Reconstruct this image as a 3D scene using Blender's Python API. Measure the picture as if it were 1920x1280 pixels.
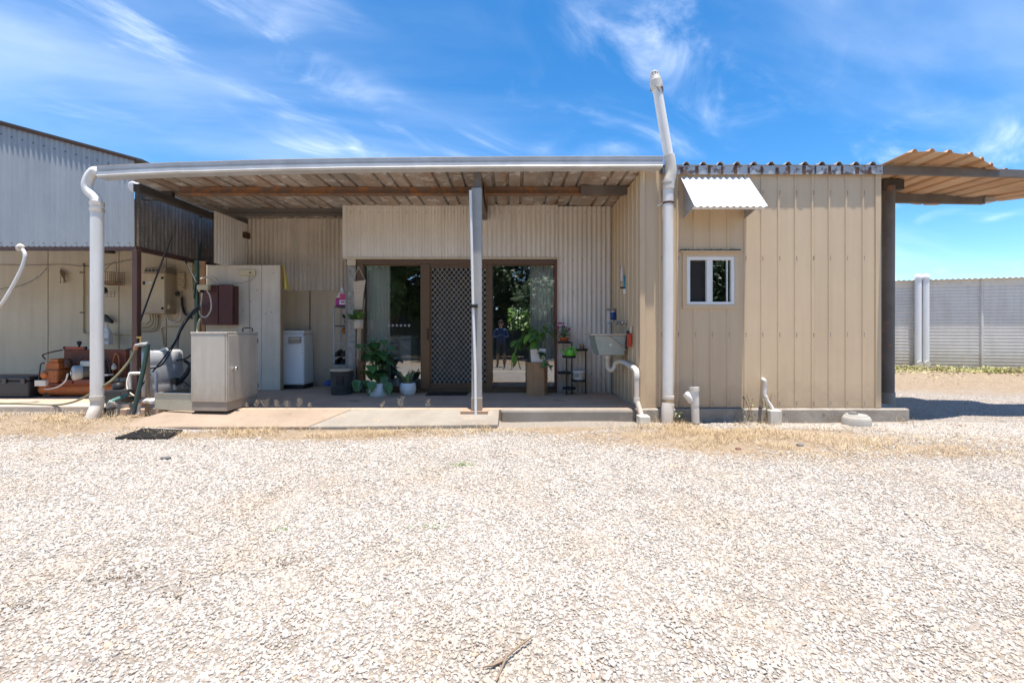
import bpy, bmesh, math, random
import numpy as np
from mathutils import Vector, Matrix, noise as mnoise

random.seed(7); RNG = np.random.default_rng(11)
for o in list(bpy.data.objects): bpy.data.objects.remove(o)
SC = bpy.context.scene
COL = SC.collection

# ------------------------------------------------------------------ camera
F, CX, HY, CZ = 853.33, 960.0, 621.0, 0.98      # focal in photo pixels, vanishing point, eye height over the porch slab
cam = bpy.data.cameras.new('camera'); camo = bpy.data.objects.new('camera', cam); COL.objects.link(camo)
cam.sensor_width = 36; cam.lens = F / 1920 * 36; cam.sensor_fit = 'HORIZONTAL'
cam.shift_y = -(640 - HY) / 1920; cam.clip_start = 0.05; cam.clip_end = 2000
camo.location = (0, 0, CZ); camo.rotation_euler = (math.pi / 2, 0, 0)
SC.camera = camo

# ------------------------------------------------------------------ light
SUN_DIR = Vector((-0.03, 0.115, -1)).normalized()
EL = math.asin(-SUN_DIR.z); ROT = math.atan2(-SUN_DIR.x, -SUN_DIR.y)
sun = bpy.data.lights.new('sun', 'SUN'); suno = bpy.data.objects.new('sun', sun); COL.objects.link(suno)
sun.energy = 2.85; sun.angle = math.radians(0.53); sun.color = (1.0, 0.93, 0.84)
suno.rotation_euler = SUN_DIR.to_track_quat('-Z', 'Y').to_euler(); suno.location = (0, -3, 20)

W = bpy.data.worlds.new('World'); SC.world = W; W.use_nodes = True
nt = W.node_tree; nt.nodes.clear()
def N(t, ty, **kw):
    n = t.nodes.new(ty)
    for k, v in kw.items(): setattr(n, k, v)
    return n
def ramp(t, stops, interp='LINEAR'):
    r = N(t, 'ShaderNodeValToRGB'); r.color_ramp.interpolation = interp
    e = r.color_ramp.elements
    while len(e) < len(stops): e.new(0.5)
    for el, (p, c) in zip(e, stops):
        el.position = p; el.color = (c, c, c, 1) if not hasattr(c, '__len__') else (*c[:3], 1)
    return r
def math_(t, op, a, b=None, c=None):
    n = N(t, 'ShaderNodeMath', operation=op)
    for i, v in enumerate((a, b, c)):
        if v is None: continue
        if hasattr(v, 'is_output'): t.links.new(v, n.inputs[i])
        else: n.inputs[i].default_value = v
    return n.outputs[0]
out = N(nt, 'ShaderNodeOutputWorld'); bg = N(nt, 'ShaderNodeBackground'); bg.inputs['Strength'].default_value = 0.084
sky = N(nt, 'ShaderNodeTexSky', sky_type='NISHITA', sun_disc=False, sun_elevation=EL, sun_rotation=ROT, altitude=120, air_density=0.85, dust_density=0.0, ozone_density=3.2)
hs = N(nt, 'ShaderNodeHueSaturation'); hs.inputs['Hue'].default_value = 0.497; hs.inputs['Saturation'].default_value = 1.30; hs.inputs['Value'].default_value = 0.88
nt.links.new(sky.outputs[0], hs.inputs['Color'])
tc = N(nt, 'ShaderNodeTexCoord'); sp = N(nt, 'ShaderNodeSeparateXYZ'); nt.links.new(tc.outputs['Generated'], sp.inputs[0])
zz = math_(nt, 'ADD', math_(nt, 'MAXIMUM', sp.outputs[2], 0.0), 0.12)
cb = N(nt, 'ShaderNodeCombineXYZ')
nt.links.new(math_(nt, 'DIVIDE', sp.outputs[0], zz), cb.inputs[0]); nt.links.new(math_(nt, 'DIVIDE', sp.outputs[1], zz), cb.inputs[1])
def cloud(rot, scl, loc, nscale, lo, hi, dist=0.6, detail=9, rough=0.58):
    m0 = N(nt, 'ShaderNodeMapping'); m0.inputs['Rotation'].default_value = (0, 0, rot); nt.links.new(cb.outputs[0], m0.inputs[0])
    mp = N(nt, 'ShaderNodeMapping'); mp.inputs['Scale'].default_value = scl; mp.inputs['Location'].default_value = loc
    nt.links.new(m0.outputs[0], mp.inputs[0])
    nz = N(nt, 'ShaderNodeTexNoise'); nz.inputs['Scale'].default_value = nscale; nz.inputs['Detail'].default_value = detail
    nz.inputs['Roughness'].default_value = rough; nz.inputs['Distortion'].default_value = dist
    nt.links.new(mp.outputs[0], nz.inputs['Vector'])
    r = ramp(nt, [(lo, 0.0), (hi, 1.0)], 'EASE'); nt.links.new(nz.outputs[0], r.inputs[0]); return r.outputs[0]
c_streak = cloud(math.radians(-42), (0.7, 1.35, 1), (1.9, 6.6, 0), 2.0, 0.46, 0.90, 0.9)
c_mask = cloud(0.3, (1, 1, 1), (4.9, 2.6, 0), 0.95, 0.42, 0.70, 0.2, 4)
c_veil = cloud(math.radians(-25), (0.5, 1.1, 1), (8.3, 1.0, 0), 1.1, 0.40, 0.85, 0.5, 6, .5)
cl = math_(nt, 'ADD', math_(nt, 'MULTIPLY', c_streak, c_mask), math_(nt, 'MULTIPLY', c_veil, 0.24))
cl = math_(nt, 'MULTIPLY', math_(nt, 'MINIMUM', math_(nt, 'MULTIPLY', cl, 1.1), 0.9), math_(nt, 'MINIMUM', math_(nt, 'MAXIMUM', math_(nt, 'MULTIPLY', sp.outputs[2], 9.0), 0.0), 1.0))
mx = N(nt, 'ShaderNodeMix', data_type='RGBA'); nt.links.new(cl, mx.inputs[0]); nt.links.new(hs.outputs[0], mx.inputs[6])
mx.inputs[7].default_value = (7.6, 7.9, 8.3, 1)
nt.links.new(mx.outputs[2], bg.inputs[0]); nt.links.new(bg.outputs[0], out.inputs[0])

SC.view_settings.view_transform = 'Standard'; SC.view_settings.look = 'None'
SC.view_settings.exposure = 1.70; SC.view_settings.gamma = 1.0
SC.view_settings.use_curve_mapping = False
SC.render.engine = 'CYCLES'
SC.cycles.max_bounces = 8; SC.cycles.diffuse_bounces = 5; SC.cycles.transparent_max_bounces = 16

# ------------------------------------------------------------------ helpers
def X(px, d): return (px - CX) / F * d
def Z(py, d): return CZ + (HY - py) / F * d
def P(px, py, d): return Vector((X(px, d), d, Z(py, d)))

def lin(h):
    if not isinstance(h, str): return h
    h = h.lstrip('#'); r = []
    for i in (0, 2, 4):
        c = int(h[i:i + 2], 16) / 255
        r.append(c / 12.92 if c <= 0.04045 else ((c + 0.055) / 1.055) ** 2.4)
    return tuple(r)

MATS = {}
def mat(name, c1, c2=None, rough=0.6, metal=0.0, nscale=3.0, bump=0.0, bscale=60.0, streak=None, samt=0.5, sscale=(9, 9, 0.7), spots=None, spt=0.62, spscale=7.0, spec=0.5, tint=0.0, splash=None):
    """procedural surface: two-tone noise, vertical streaks, spots (rust, chips), fine relief"""
    m = bpy.data.materials.new(name); m.use_nodes = True; t = m.node_tree; b = t.nodes['Principled BSDF']
    c1 = lin(c1); c2 = lin(c2) if c2 else tuple(x * 0.86 for x in c1)
    co = N(t, 'ShaderNodeTexCoord'); oi = N(t, 'ShaderNodeObjectInfo')
    ad = N(t, 'ShaderNodeVectorMath', operation='ADD'); t.links.new(co.outputs['Object'], ad.inputs[0])
    t.links.new(math_(t, 'MULTIPLY', oi.outputs['Random'], 41.0), ad.inputs[1])
    vec = ad.outputs[0]
    n1 = N(t, 'ShaderNodeTexNoise'); n1.inputs['Scale'].default_value = nscale; n1.inputs['Detail'].default_value = 7; n1.inputs['Roughness'].default_value = 0.62
    t.links.new(vec, n1.inputs['Vector'])
    r1 = ramp(t, [(0.34, c1), (0.66, c2)]); t.links.new(n1.outputs[0], r1.inputs[0]); col = r1.outputs[0]
    def over(col, fac, c):
        mm = N(t, 'ShaderNodeMix', data_type='RGBA'); t.links.new(fac, mm.inputs[0]); t.links.new(col, mm.inputs[6]); mm.inputs[7].default_value = (*lin(c), 1); return mm.outputs[2]
    if streak:
        mp = N(t, 'ShaderNodeMapping'); mp.inputs['Scale'].default_value = sscale; t.links.new(vec, mp.inputs[0])
        ns = N(t, 'ShaderNodeTexNoise'); ns.inputs['Scale'].default_value = 1.0; ns.inputs['Detail'].default_value = 5; t.links.new(mp.outputs[0], ns.inputs['Vector'])
        rs = ramp(t, [(0.45, 0.0), (0.72, samt)]); t.links.new(ns.outputs[0], rs.inputs[0]); col = over(col, rs.outputs[0], streak)
    if spots:
        n3 = N(t, 'ShaderNodeTexNoise'); n3.inputs['Scale'].default_value = spscale; n3.inputs['Detail'].default_value = 8; n3.inputs['Roughness'].default_value = 0.7; t.links.new(vec, n3.inputs['Vector'])
        r3 = ramp(t, [(spt, 0.0), (spt + 0.06, 0.9)]); t.links.new(n3.outputs[0], r3.inputs[0]); col = over(col, r3.outputs[0], spots)
    if splash:      # dust and mud splashed up from the ground, ragged upper edge
        sz = N(t, 'ShaderNodeSeparateXYZ'); t.links.new(co.outputs['Object'], sz.inputs[0])
        ng = N(t, 'ShaderNodeTexNoise'); ng.inputs['Scale'].default_value = 9; ng.inputs['Detail'].default_value = 8; ng.inputs['Roughness'].default_value = .7; t.links.new(vec, ng.inputs['Vector'])
        hh = math_(t, 'ADD', math_(t, 'DIVIDE', sz.outputs[2], splash[1]), math_(t, 'MULTIPLY', math_(t, 'SUBTRACT', ng.outputs[0], .5), 1.6))
        rz = ramp(t, [(0.0, splash[2]), (1.0, 0.0)]); t.links.new(hh, rz.inputs[0]); col = over(col, rz.outputs[0], splash[0])
    if tint:
        hv = N(t, 'ShaderNodeHueSaturation'); t.links.new(col, hv.inputs['Color'])
        t.links.new(math_(t, 'ADD', math_(t, 'MULTIPLY', oi.outputs['Random'], tint), 1 - tint / 2), hv.inputs['Value']); col = hv.outputs[0]
    t.links.new(col, b.inputs['Base Color'])
    rr = math_(t, 'ADD', math_(t, 'MULTIPLY', n1.outputs[0], 0.25), rough - 0.12); t.links.new(rr, b.inputs['Roughness'])
    b.inputs['Metallic'].default_value = metal; b.inputs['Specular IOR Level'].default_value = spec
    if bump:
        n4 = N(t, 'ShaderNodeTexNoise'); n4.inputs['Scale'].default_value = bscale; n4.inputs['Detail'].default_value = 5; t.links.new(vec, n4.inputs['Vector'])
        bp = N(t, 'ShaderNodeBump'); bp.inputs['Strength'].default_value = bump; bp.inputs['Distance'].default_value = 0.01
        t.links.new(n4.outputs[0], bp.inputs['Height']); t.links.new(bp.outputs[0], b.inputs['Normal'])
    MATS[name] = m; return m

def empty(name, loc, label=None, cat=None, group=None):
    o = bpy.data.objects.new(name, None); COL.objects.link(o); o.location = loc; o.empty_display_size = 0.1
    tag(o, label, cat, group); return o
def tag(o, label=None, cat=None, group=None, kind=None):
    if label: o['label'] = label
    if cat: o['category'] = cat
    if group: o['group'] = group
    if kind: o['kind'] = kind
    return o
def rootloc(o):
    v = Vector((0, 0, 0))
    while o: v += o.location; o = o.parent
    return v

class MB:
    def __init__(s): s.v = []; s.f = []; s.tf = None; s.sm = []
    def add(s, vs, fs, smooth=False):
        b = len(s.v)
        s.v += [s.tf @ Vector(p) if s.tf else Vector(p) for p in vs]
        s.f += [tuple(i + b for i in f) for f in fs]; s.sm += [smooth] * len(fs); return s
    def box(s, x0, x1, y0, y1, z0, z1):
        x0, x1 = sorted((x0, x1)); y0, y1 = sorted((y0, y1)); z0, z1 = sorted((z0, z1))
        return s.add([(x0, y0, z0), (x1, y0, z0), (x1, y1, z0), (x0, y1, z0), (x0, y0, z1), (x1, y0, z1), (x1, y1, z1), (x0, y1, z1)],
                     [(0, 3, 2, 1), (4, 5, 6, 7), (0, 1, 5, 4), (1, 2, 6, 5), (2, 3, 7, 6), (3, 0, 4, 7)])
    def taper(s, b0, b1, z0, z1):   # b = x0,x1,y0,y1 at bottom and top
        a = [(b0[0], b0[2], z0), (b0[1], b0[2], z0), (b0[1], b0[3], z0), (b0[0], b0[3], z0), (b1[0], b1[2], z1), (b1[1], b1[2], z1), (b1[1], b1[3], z1), (b1[0], b1[3], z1)]
        return s.add(a, [(0, 3, 2, 1), (4, 5, 6, 7), (0, 1, 5, 4), (1, 2, 6, 5), (2, 3, 7, 6), (3, 0, 4, 7)])
    def tube(s, pts, r, n=8, caps=True, smooth=True):
        pts = [Vector(p) for p in pts]; rs = r if hasattr(r, '__len__') else [r] * len(pts)
        vs, fs = [], []; up = None
        for i, p in enumerate(pts):
            t = (pts[min(i + 1, len(pts) - 1)] - pts[max(i - 1, 0)]).normalized()
            if up is None: up = t.orthogonal().normalized()
            up = (up - t * up.dot(t)).normalized(); w = t.cross(up)
            for k in range(n):
                a = 2 * math.pi * k / n; vs.append(p + (up * math.cos(a) + w * math.sin(a)) * rs[i])
        for i in range(len(pts) - 1):
            for k in range(n):
                k2 = (k + 1) % n; fs.append((i * n + k, i * n + k2, (i + 1) * n + k2, (i + 1) * n + k))
        s.add(vs, fs, smooth)
        if caps:
            m = len(pts) - 1
            s.add(vs[:n], [tuple(range(n))[::-1]]); s.add(vs[m * n:], [tuple(range(n))])
        return s
    def lathe(s, c, prof, n=20, axis=(0, 0, 1), smooth=True, caps=True):
        c = Vector(c); q = Vector((0, 0, 1)).rotation_difference(Vector(axis).normalized())
        vs, fs = [], []
        for r, z in prof:
            for k in range(n):
                a = 2 * math.pi * k / n; vs.append(c + q @ Vector((r * math.cos(a), r * math.sin(a), z)))
        for i in range(len(prof) - 1):
            for k in range(n):
                k2 = (k + 1) % n; fs.append((i * n + k, i * n + k2, (i + 1) * n + k2, (i + 1) * n + k))
        s.add(vs, fs, smooth)
        if caps:
            s.add(vs[:n], [tuple(range(n))[::-1]]); s.add(vs[-n:], [tuple(range(n))])
        return s
    def prism(s, poly, off):
        n = len(poly); a = [Vector(p) for p in poly]; off = Vector(off); vs = a + [p + off for p in a]
        fs = [tuple(range(n))[::-1], tuple(range(n, 2 * n))] + [(i, (i + 1) % n, n + (i + 1) % n, n + i) for i in range(n)]
        return s.add(vs, fs)
    def quad(s, a, b, c, d): return s.add([a, b, c, d], [(0, 1, 2, 3)])
    def sheet(s, o, u, v, nrm, prof, h, smooth=True, bend=None, rows=1):
        """profiled sheet: prof = [(s, off)], runs along u, height h (number or function of s) along v"""
        o, u, v, nrm = Vector(o), Vector(u), Vector(v), Vector(nrm); vs, fs = [], []
        for ss, off in prof:
            H = h(ss) if callable(h) else h
            for j in range(rows + 1):
                q = j / rows; p = o + u * ss + v * (H * q) + nrm * off
                if bend: p = p + bend(ss, q)
                vs.append(p)
        R = rows + 1
        for i in range(len(prof) - 1):
            for j in range(rows): fs.append((i * R + j, (i + 1) * R + j, (i + 1) * R + j + 1, i * R + j + 1))
        return s.add(vs, fs, smooth)
    def build(s, name, m, parent=None, bevel=0, solid=0, label=None, cat=None, group=None, kind=None, sub=0):
        L = rootloc(parent) if parent else Vector((0, 0, 0))
        base = L
        if not parent and kind is None and s.v:          # a thing that is one mesh: origin at its base
            xs = [p.x for p in s.v]; ys = [p.y for p in s.v]; zs = [p.z for p in s.v]
            base = Vector(((min(xs) + max(xs)) / 2, (min(ys) + max(ys)) / 2, min(zs)))
        me = bpy.data.meshes.new(name); me.from_pydata([p - base for p in s.v], [], s.f)
        me.polygons.foreach_set('use_smooth', s.sm); me.update()
        o = bpy.data.objects.new(name, me); COL.objects.link(o)
        if parent: o.parent = parent
        else: o.location = base
        if m: me.materials.append(MATS[m] if isinstance(m, str) else m)
        if bevel:
            b = o.modifiers.new('bevel', 'BEVEL'); b.width = bevel; b.segments = 2; b.limit_method = 'ANGLE'; b.angle_limit = 0.7
        if solid:
            q = o.modifiers.new('thickness', 'SOLIDIFY'); q.thickness = solid; q.offset = 0; q.use_rim = not any(s.sm)
        if sub:
            q = o.modifiers.new('smooth', 'SUBSURF'); q.levels = q.render_levels = sub
        tag(o, label, cat, group, kind); return o

def corr(w, pitch=0.076, amp=0.0085, ph=0.0, n=8):
    k = max(8, int(round(w / pitch * n))); return [(w * i / k, amp * math.cos(2 * math.pi * (w * i / k + ph) / pitch)) for i in range(k + 1)]
def ribs(x0, x1, first, pitch, base=0.04, top=0.018, h=0.014):
    pr = [(x0, 0.0)]; c = first
    while c - base / 2 < x0: c += pitch
    while c + base / 2 < x1:
        pr += [(c - base / 2, 0), (c - top / 2, h), (c + top / 2, h), (c + base / 2, 0)]; c += pitch
    pr.append((x1, 0.0)); return pr
def smoothpath(pts, k=6):
    pts = [Vector(p) for p in pts]; o = []
    for i in range(len(pts) - 1):
        p0, p1, p2, p3 = pts[max(i - 1, 0)], pts[i], pts[i + 1], pts[min(i + 2, len(pts) - 1)]
        for j in range(k):
            t = j / k; o.append(0.5 * ((2 * p1) + (p2 - p0) * t + (2 * p0 - 5 * p1 + 4 * p2 - p3) * t * t + (3 * p1 - p0 - 3 * p2 + p3) * t ** 3))
    o.append(pts[-1]); return o
def cable(name, m, r, pts, label=None, cat=None, parent=None, n=6, k=6, group=None):
    return MB().tube(smoothpath(pts, k), r, n).build(name, m, parent, label=label, cat=cat, group=group)

# ------------------------------------------------------------------ materials
mat('galv_blue', (.335, .375, .41), (.295, .332, .365), rough=.8, spec=.03, metal=.0, streak=(.40, .43, .455), samt=.5, nscale=1.5, spots=(.22, .18, .15), spt=.74)
mat('galv_shaded', (.15, .122, .095), (.20, .165, .13), rough=.75, streak=(.30, .28, .25), samt=.7, sscale=(24, 24, 3), nscale=9, spots=(.46, .42, .37), spt=.60, spscale=26)  # shade painted into the base tones; streaks and pale spots are weathering
mat('galv_pale', (.79, .735, .665), (.73, .68, .61), rough=.55, streak=(.55, .48, .40), samt=.4, tint=.08, splash=((.40, .31, .23), .3, .6), spots=(.42, .33, .25), spt=.72, spscale=9)
mat('corr_grey', (.72, .64, .54), (.64, .565, .475), rough=.5, streak=(.25, .22, .19), samt=.3, tint=.06)
mat('beige', (.645, .50, .335), (.605, .468, .312), rough=.48, nscale=1.2, streak=(.52, .39, .26), samt=.35, tint=.04, spec=.35, bump=.35, bscale=2.6, splash=((.40, .30, .21), .38, .6), spots=(.40, .31, .21), spt=.73, spscale=11)
mat('beige_trim', (.61, .465, .305), (.565, .43, .28), rough=.45, nscale=2)
mat('gutter', (.60, .61, .615), (.52, .53, .535), rough=.45, metal=.1, streak=(.30, .30, .29), samt=.35, sscale=(5, 5, 2))
mat('roof_under', (.47, .415, .36), (.29, .235, .19), rough=.65, nscale=2.5, streak=(.36, .19, .095), samt=.7, sscale=(7, .5, 1), spots=(.64, .60, .55), spt=.55, spscale=6, tint=.4)
mat('canopy_rust', (.52, .30, .155), (.40, .24, .14), rough=.7, streak=(.55, .43, .30), samt=.8, sscale=(4, .4, 1), nscale=3, tint=.45)
mat('steel_old', (.17, .15, .135), (.12, .105, .095), rough=.65, spots=(.30, .13, .06), spt=.60, spscale=5, bump=.15)
mat('steel_rust', (.24, .13, .075), (.17, .12, .09), rough=.75, spots=(.36, .16, .06), spt=.52, bump=.2)
mat('steel_black', (.045, .04, .036), (.07, .06, .052), rough=.7)
mat('post_grey', (.40, .395, .385), (.33, .325, .315), rough=.6, metal=.0, spots=(.27, .18, .12), spt=.70, streak=(.22, .20, .18), samt=.4)
mat('brown_paint', (.095, .045, .035), (.075, .037, .03), rough=.5, spots=(.2, .11, .08), spt=.72)
mat('pvc', (.80, .79, .76), (.74, .725, .69), rough=.42, streak=(.58, .52, .43), samt=.4, nscale=2, sscale=(14, 14, .9), spots=(.5, .42, .33), spt=.74, spscale=8, splash=((.50, .40, .30), .35, .6))
mat('pvc_dirty', (.70, .67, .60), (.60, .55, .47), rough=.45, streak=(.42, .30, .20), samt=.45, nscale=4)
mat('panel_cream', (.64, .53, .37), (.58, .475, .33), rough=.55, nscale=1.6, streak=(.42, .35, .27), samt=.4, spots=(.36, .28, .2), spt=.68, spscale=6, splash=((.36, .27, .19), .3, .7))
mat('panel_screen', (.70, .625, .51), (.62, .545, .44), rough=.5, nscale=2, streak=(.45, .37, .28), samt=.4, spots=(.33, .29, .24), spt=.70, spscale=9)
mat('rust_line', (.26, .15, .07), (.2, .12, .07), rough=.8)
mat('concrete', (.50, .42, .345), (.43, .36, .295), rough=.85, nscale=2.5, bump=.5, bscale=90, spots=(.34, .28, .22), spt=.63, spscale=4)
mat('concrete_pale', (.32, .29, .25), (.25, .22, .185), rough=.95, spec=.1, nscale=2.2, bump=.4, bscale=120, spots=(.40, .31, .23), spt=.58, spscale=5)
mat('concrete_grey', (.42, .375, .32), (.30, .262, .22), rough=.95, spec=.1, nscale=5, bump=.9, bscale=70, spots=(.2, .17, .14), spt=.60, spscale=12)
mat('concrete_pink', (.36, .28, .215), (.29, .225, .17), rough=.95, spec=.1, nscale=2.0, bump=.5, bscale=110, spots=(.25, .19, .14), spt=.60, spscale=5)
mat('porch_floor', (.56, .41, .30), (.44, .32, .235), rough=.95, spec=.08, nscale=1.8, bump=.25, spots=(.22, .175, .145), spt=.60, spscale=2.5)
mat('frame_brown', (.165, .10, .055), (.14, .085, .048), rough=.4, metal=.3)
mat('frame_red', (.17, .05, .035), rough=.5)
mat('grille', (.74, .68, .58), rough=.4, metal=.4)
mat('white_paint', (.78, .78, .77), (.74, .74, .73), rough=.4)
mat('white_plain', (.76, .75, .72), (.70, .69, .66), rough=.4, nscale=5)
mat('cabinet', (.56, .51, .44), (.49, .445, .38), rough=.42, metal=.1, streak=(.38, .33, .27), samt=.55, spots=(.28, .2, .14), spt=.70, spscale=9, splash=((.30, .22, .15), .4, .6), bump=.2, bscale=3)
mat('cabinet_base', (.36, .31, .25), (.30, .25, .20), rough=.7, spots=(.2, .14, .1), spt=.6)
mat('tray', (.47, .44, .35), (.40, .37, .29), rough=.45, metal=.3, spots=(.28, .22, .15), spt=.62)
mat('red_box', (.12, .038, .032), (.10, .034, .03), rough=.5, spots=(.2, .09, .06), spt=.72)
mat('black', (.018, .018, .018), rough=.5); mat('black_plastic', (.022, .023, .026), (.03, .03, .033), rough=.45)
mat('dark_grey', (.06, .058, .055), rough=.5)
mat('rust_orange', (.50, .155, .035), (.36, .11, .032), rough=.65, spots=(.12, .07, .04), spt=.58, spscale=12, bump=.2)
mat('rust_red', (.26, .075, .04), (.19, .065, .04), rough=.75, spots=(.12, .055, .04), spt=.58, spscale=10, bump=.2)
mat('rust_dark', (.13, .06, .035), (.08, .045, .03), rough=.8, bump=.3)
mat('motor', (.50, .53, .50), (.42, .45, .42), rough=.45, spots=(.3, .26, .2), spt=.68)
mat('motor_dark', (.14, .13, .09), (.1, .095, .07), rough=.6)
mat('red_plastic', (.55, .06, .02), rough=.4); mat('cream_plastic', (.66, .56, .36), (.58, .48, .30), rough=.45)
mat('drum', (.40, .41, .42), (.35, .36, .37), rough=.45)
mat('hose_green', (.028, .072, .058), (.024, .055, .046), rough=.45); mat('hose_olive', (.25, .23, .13), (.16, .15, .09), rough=.5); mat('hose_teal', (.12, .25, .23), rough=.45)
mat('wood_stake', (.42, .31, .2), (.34, .24, .15), rough=.8, streak=(.25, .17, .1)); mat('brass', (.55, .38, .16), rough=.35, metal=.8)
mat('tile_tan', (.40, .27, .19), rough=.8)
mat('copper_band', (.45, .22, .12), rough=.5)
mat('wood_stand', (.50, .29, .15), (.43, .24, .12), rough=.55, streak=(.33, .18, .09), samt=.5, sscale=(30, 30, 1))
mat('leaf_dark', (.045, .13, .04), (.075, .18, .055), rough=.35, tint=.5); mat('leaf_mid', (.07, .17, .035), (.10, .21, .05), rough=.4, tint=.4)
mat('leaf_lime', (.16, .30, .035), (.12, .24, .03), rough=.45, tint=.4); mat('leaf_tree', (.035, .075, .025), (.06, .11, .03), rough=.5, nscale=1.2)
mat('leaf_cover', (.30, .34, .09), (.42, .36, .18), rough=.5, nscale=.8)
mat('leaf_aloe', (.17, .22, .09), (.24, .25, .12), rough=.5, tint=.3)
mat('bark', (.13, .10, .08), (.09, .07, .055), rough=.9, bump=.6, bscale=20)
mat('straw', (.56, .44, .28), (.48, .36, .21), rough=.8, nscale=.7); mat('seed_head', (.50, .44, .33), (.42, .36, .27), rough=.8)
mat('litter', (.16, .12, .085), (.10, .08, .06), rough=.9)
mat('lime_green', (.16, .62, .04), (.14, .56, .035), rough=.35); mat('terracotta', (.60, .16, .05), (.53, .14, .045), rough=.6)
mat('flower', (.50, .05, .20), rough=.5); mat('pink', (.62, .06, .22), rough=.35); mat('magenta', (.42, .05, .26), rough=.3)
mat('bucket', (.085, .08, .074), (.065, .062, .058), rough=.55); mat('macrame', (.60, .50, .38), (.52, .43, .32), rough=.9, bump=.8, bscale=110)
mat('yellow_cloth', (.62, .52, .14), (.55, .45, .12), rough=.9, bump=.3); mat('stone_pillar', (.40, .385, .35), (.24, .225, .20), rough=.9, nscale=16, bump=.9, bscale=40, spots=(.5, .47, .42), spt=.57, spscale=22)
mat('tub', (.36, .42, .40), (.28, .33, .31), rough=.5, metal=.15, spots=(.48, .50, .47), spt=.60, spscale=8); mat('chrome', (.6, .6, .6), rough=.2, metal=.9)
mat('blue', (.02, .08, .30), rough=.35); mat('sky_blue', (.06, .36, .55), rough=.4); mat('paint_peel', (.44, .50, .55), (.34, .38, .42), rough=.6, spots=(.16, .085, .05), spt=.52, spscale=9)
mat('white_sheet', (.82, .83, .84), (.78, .79, .80), rough=.4, metal=.0)
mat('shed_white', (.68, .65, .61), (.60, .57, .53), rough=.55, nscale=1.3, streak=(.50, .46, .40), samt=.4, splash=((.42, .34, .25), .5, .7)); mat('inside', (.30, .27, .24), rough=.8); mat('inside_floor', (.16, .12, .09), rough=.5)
mat('curtain', (.82, .82, .77), (.78, .78, .73), rough=.9); mat('plastic_film', (.80, .83, .86), rough=.2)
mat('skin', (.45, .26, .18), rough=.5); mat('hair', (.04, .03, .02), rough=.6)
mat('twig', (.30, .225, .16), (.2, .145, .1), rough=.85, bump=.5); mat('stone_dark', (.16, .155, .15), rough=.85); mat('stone_red', (.20, .10, .07), rough=.85)
mat('lid', (.42, .40, .36), (.33, .31, .28), rough=.9, bump=.5); mat('grey_light', (.42, .42, .42), rough=.4)
mat('glass_jar', (.45, .42, .34), rough=.15); mat('jar_amber', (.32, .17, .06), rough=.2)

def glass(name, refl, tint, rough=0.0):
    m = bpy.data.materials.new(name); m.use_nodes = True; t = m.node_tree; t.nodes.clear()
    o = N(t, 'ShaderNodeOutputMaterial'); tr = N(t, 'ShaderNodeBsdfTransparent'); gl = N(t, 'ShaderNodeBsdfGlossy'); mx = N(t, 'ShaderNodeMixShader'); fr = N(t, 'ShaderNodeFresnel')
    fr.inputs[0].default_value = 1.5; tr.inputs[0].default_value = (*tint, 1); gl.inputs[0].default_value = (.95, .97, 1, 1); gl.inputs['Roughness'].default_value = rough
    f = math_(t, 'MINIMUM', math_(t, 'ADD', math_(t, 'MULTIPLY', fr.outputs[0], 1.6), refl), 1.0)
    t.links.new(f, mx.inputs[0]); t.links.new(tr.outputs[0], mx.inputs[1]); t.links.new(gl.outputs[0], mx.inputs[2]); t.links.new(mx.outputs[0], o.inputs[0])
    MATS[name] = m
glass('window_glass', 0.12, (.97, .98, .97)); glass('small_glass', 0.10, (.6, .65, .66))
def mesh_screen(name, c, a):
    m = bpy.data.materials.new(name); m.use_nodes = True; t = m.node_tree; b = t.nodes['Principled BSDF']; b.inputs['Base Color'].default_value = (*c, 1); b.inputs['Roughness'].default_value = .8; b.inputs['Alpha'].default_value = a; MATS[name] = m
mesh_screen('fly_screen', (.03, .028, .026), .72)
mesh_screen('clear_film', (.8, .83, .86), .45)
mesh_screen('soap_clear', (.75, .70, .72), .6)

# ------------------------------------------------------------------ ground
def gz(x, y):
    z = -0.14
    if y < 5: z -= 0.025 * (5 - y)
    if y > 8: z += 0.02 * min(y - 8, 5) * (1 if x > 2 else 0)
    if x < -3.6 and 5.0 < y < 6.05: z += 0.05 * min(1, (-3.6 - x) / 0.4) * min(1, (y - 5.0) / 0.4)
    return z + 0.018 * mnoise.noise((x * 0.8, y * 0.8, 0)) + 0.008 * mnoise.noise((x * 3, y * 3, 5))

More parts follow.
